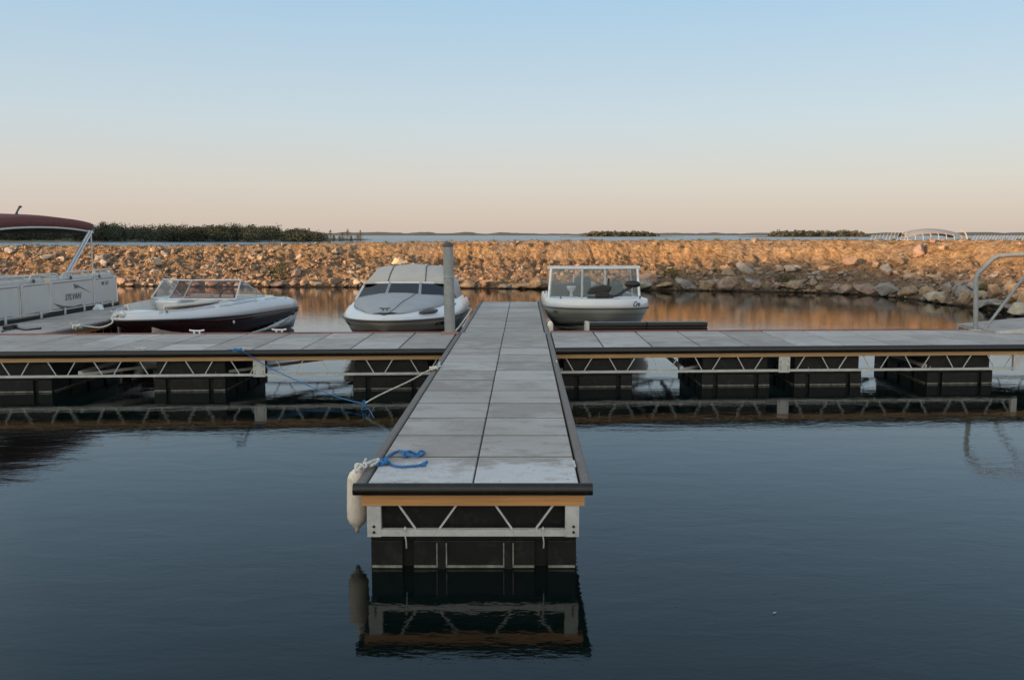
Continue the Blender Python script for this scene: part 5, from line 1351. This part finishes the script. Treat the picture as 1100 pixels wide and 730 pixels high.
    for y in T:
        z = ztop(y); rows.append([Vector((x, y, zz)) for x, zz in ((xa, z - .20), (xa, z - .03), (xa - .04, z), (xa - .4, z + .045), ((xa + xb) / 2, z + .07), (xb + .4, z + .045), (xb + .04, z), (xb, z - .03), (xb, z - .20))])
    mb = MB(); mb.grid(rows)
    for i in (0, -1):
        r = rows[i]; mb.grid([[p for p in r], [Vector((p.x, p.y, ztop(T[i]) - .20)) for p in r]])
    bt = solid(mb, 'bimini_canopy', M_BIMINI, root, .012)
    mb = MB(); mb.tube([Vector((xa + .012, y, ztop(y) - .215)) for y in T], .020, 8)
    mb.tube([Vector((xb - .012, y, ztop(y) - .215)) for y in T], .020, 8)
    mb.build('canopy_tube', M_HOOP, root)
    mb = MB(); mb.box(xb, xa, 5.46, 5.66, ztop(5.5) - .22, ztop(5.5) - .04); mb.build('rear_boot', M_DARKGREY, root, bevel=.05)
    for x in (xa + .01, xb - .01):
        e = Vector((x, 5.40, 2.27))
        for (yb_, r) in ((4.05, .028), (4.18, .028)):
            mb = MB(); mb.tube([(x, yb_, 1.24), e + Vector((0, (yb_ - 4.12) * 1.0, 0))], r, 8); mb.build('bimini_leg', M_FRAME, root)
        mb = MB(); mb.tube([(x, 5.38, 1.26), e], .021, 8); mb.build('bimini_leg', M_HOOP, root)
        mb = MB(); mb.tube([(x, .3, 1.26), (x, 1.4, 2.26)], .021, 8); mb.build('bimini_leg', M_FRAME, root)
    mb = MB(); mb.tube([(xa - .5, 3.35, 2.60), (xa - .5, 3.38, 2.66), (xa - .47, 3.42, 2.74)], [.03, .018, .02], 8)
    mb.lathe([(0, 0), (.035, .01), (.03, .04), (0, .05)], (xa - .46, 3.43, 2.73), 10); mb.build('anchor_light', M_DARKGREY, root)
    mb = MB(); mb.tube([(xa - .10, 2.5, 2.36), (xa - .05, 2.5, 2.30)], .02, 6)
    # hinge hardware on the fence
    for (y, z) in ((2.05, 1.30), (3.45, 1.30), (4.7, 1.27)):
        mb = MB(); mb.lathe([(0, .03), (.035, .025), (.04, 0)], (.0, y, z), 10, 'X'); mb.build('hinge_mount', M_DARKGREY, root)
    return root
pt_ = pontoon()
# pale bag-shaped bumper by the pontoon boat's last panel
e = at_z(105, 333, DECK)
root = empty('corner_bumper', (e.x, e.y, DECK), 0, 'small white wedge bumper on the left dock against the pontoon boat', 'bumper')
mb = MB(); mb.prism([(-.11, -.06, .002), (.11, -.06, .002), (.03, -.02, .12), (-.04, -.02, .12)], (0, .16, 0)); mb.build('wedge_body', M_WHITEGEL, root, bevel=.02)
mb = MB(); mb.tube([(0, -.05, .08), (.05, -.12, .06), (.12, -.14, .01)], .008, 6, 3); mb.build('tie_cord', M_WHITEROPE, root)
# dark line lying on the left dock
c1 = at_z(9, 352, DECK); 
mb = MB(); mb.tube([at_z(x, y, DECK + .014) for x, y in ((2, 356), (6, 354), (10, 351), (15, 350.5), (13, 353), (8, 353.5), (6, 351), (12, 350), (18, 352), (26, 354), (34, 353.5), (42, 352.5))], .013, 7, 6)
k0 = at_z(11, 351.5, DECK + .03); mb.tube([k0 + Vector((math.cos(a) * .10, math.sin(a) * .12, .03 * math.sin(a * 1.9))) for a in [k * .5 for k in range(36)]], .014, 6)
k0 = at_z(42, 352.5, DECK + .02); mb.tube([k0 + Vector((math.cos(a) * .025, math.sin(a) * .03, .01 * math.sin(a * 1.9))) for a in [k * .6 for k in range(12)]], .012, 6)
o = mb.build('dock_line', M_BLACK); tag(o, 'dark rope with a knotted heap lying on the left dock by the pontoon boat', 'rope')
#@@END
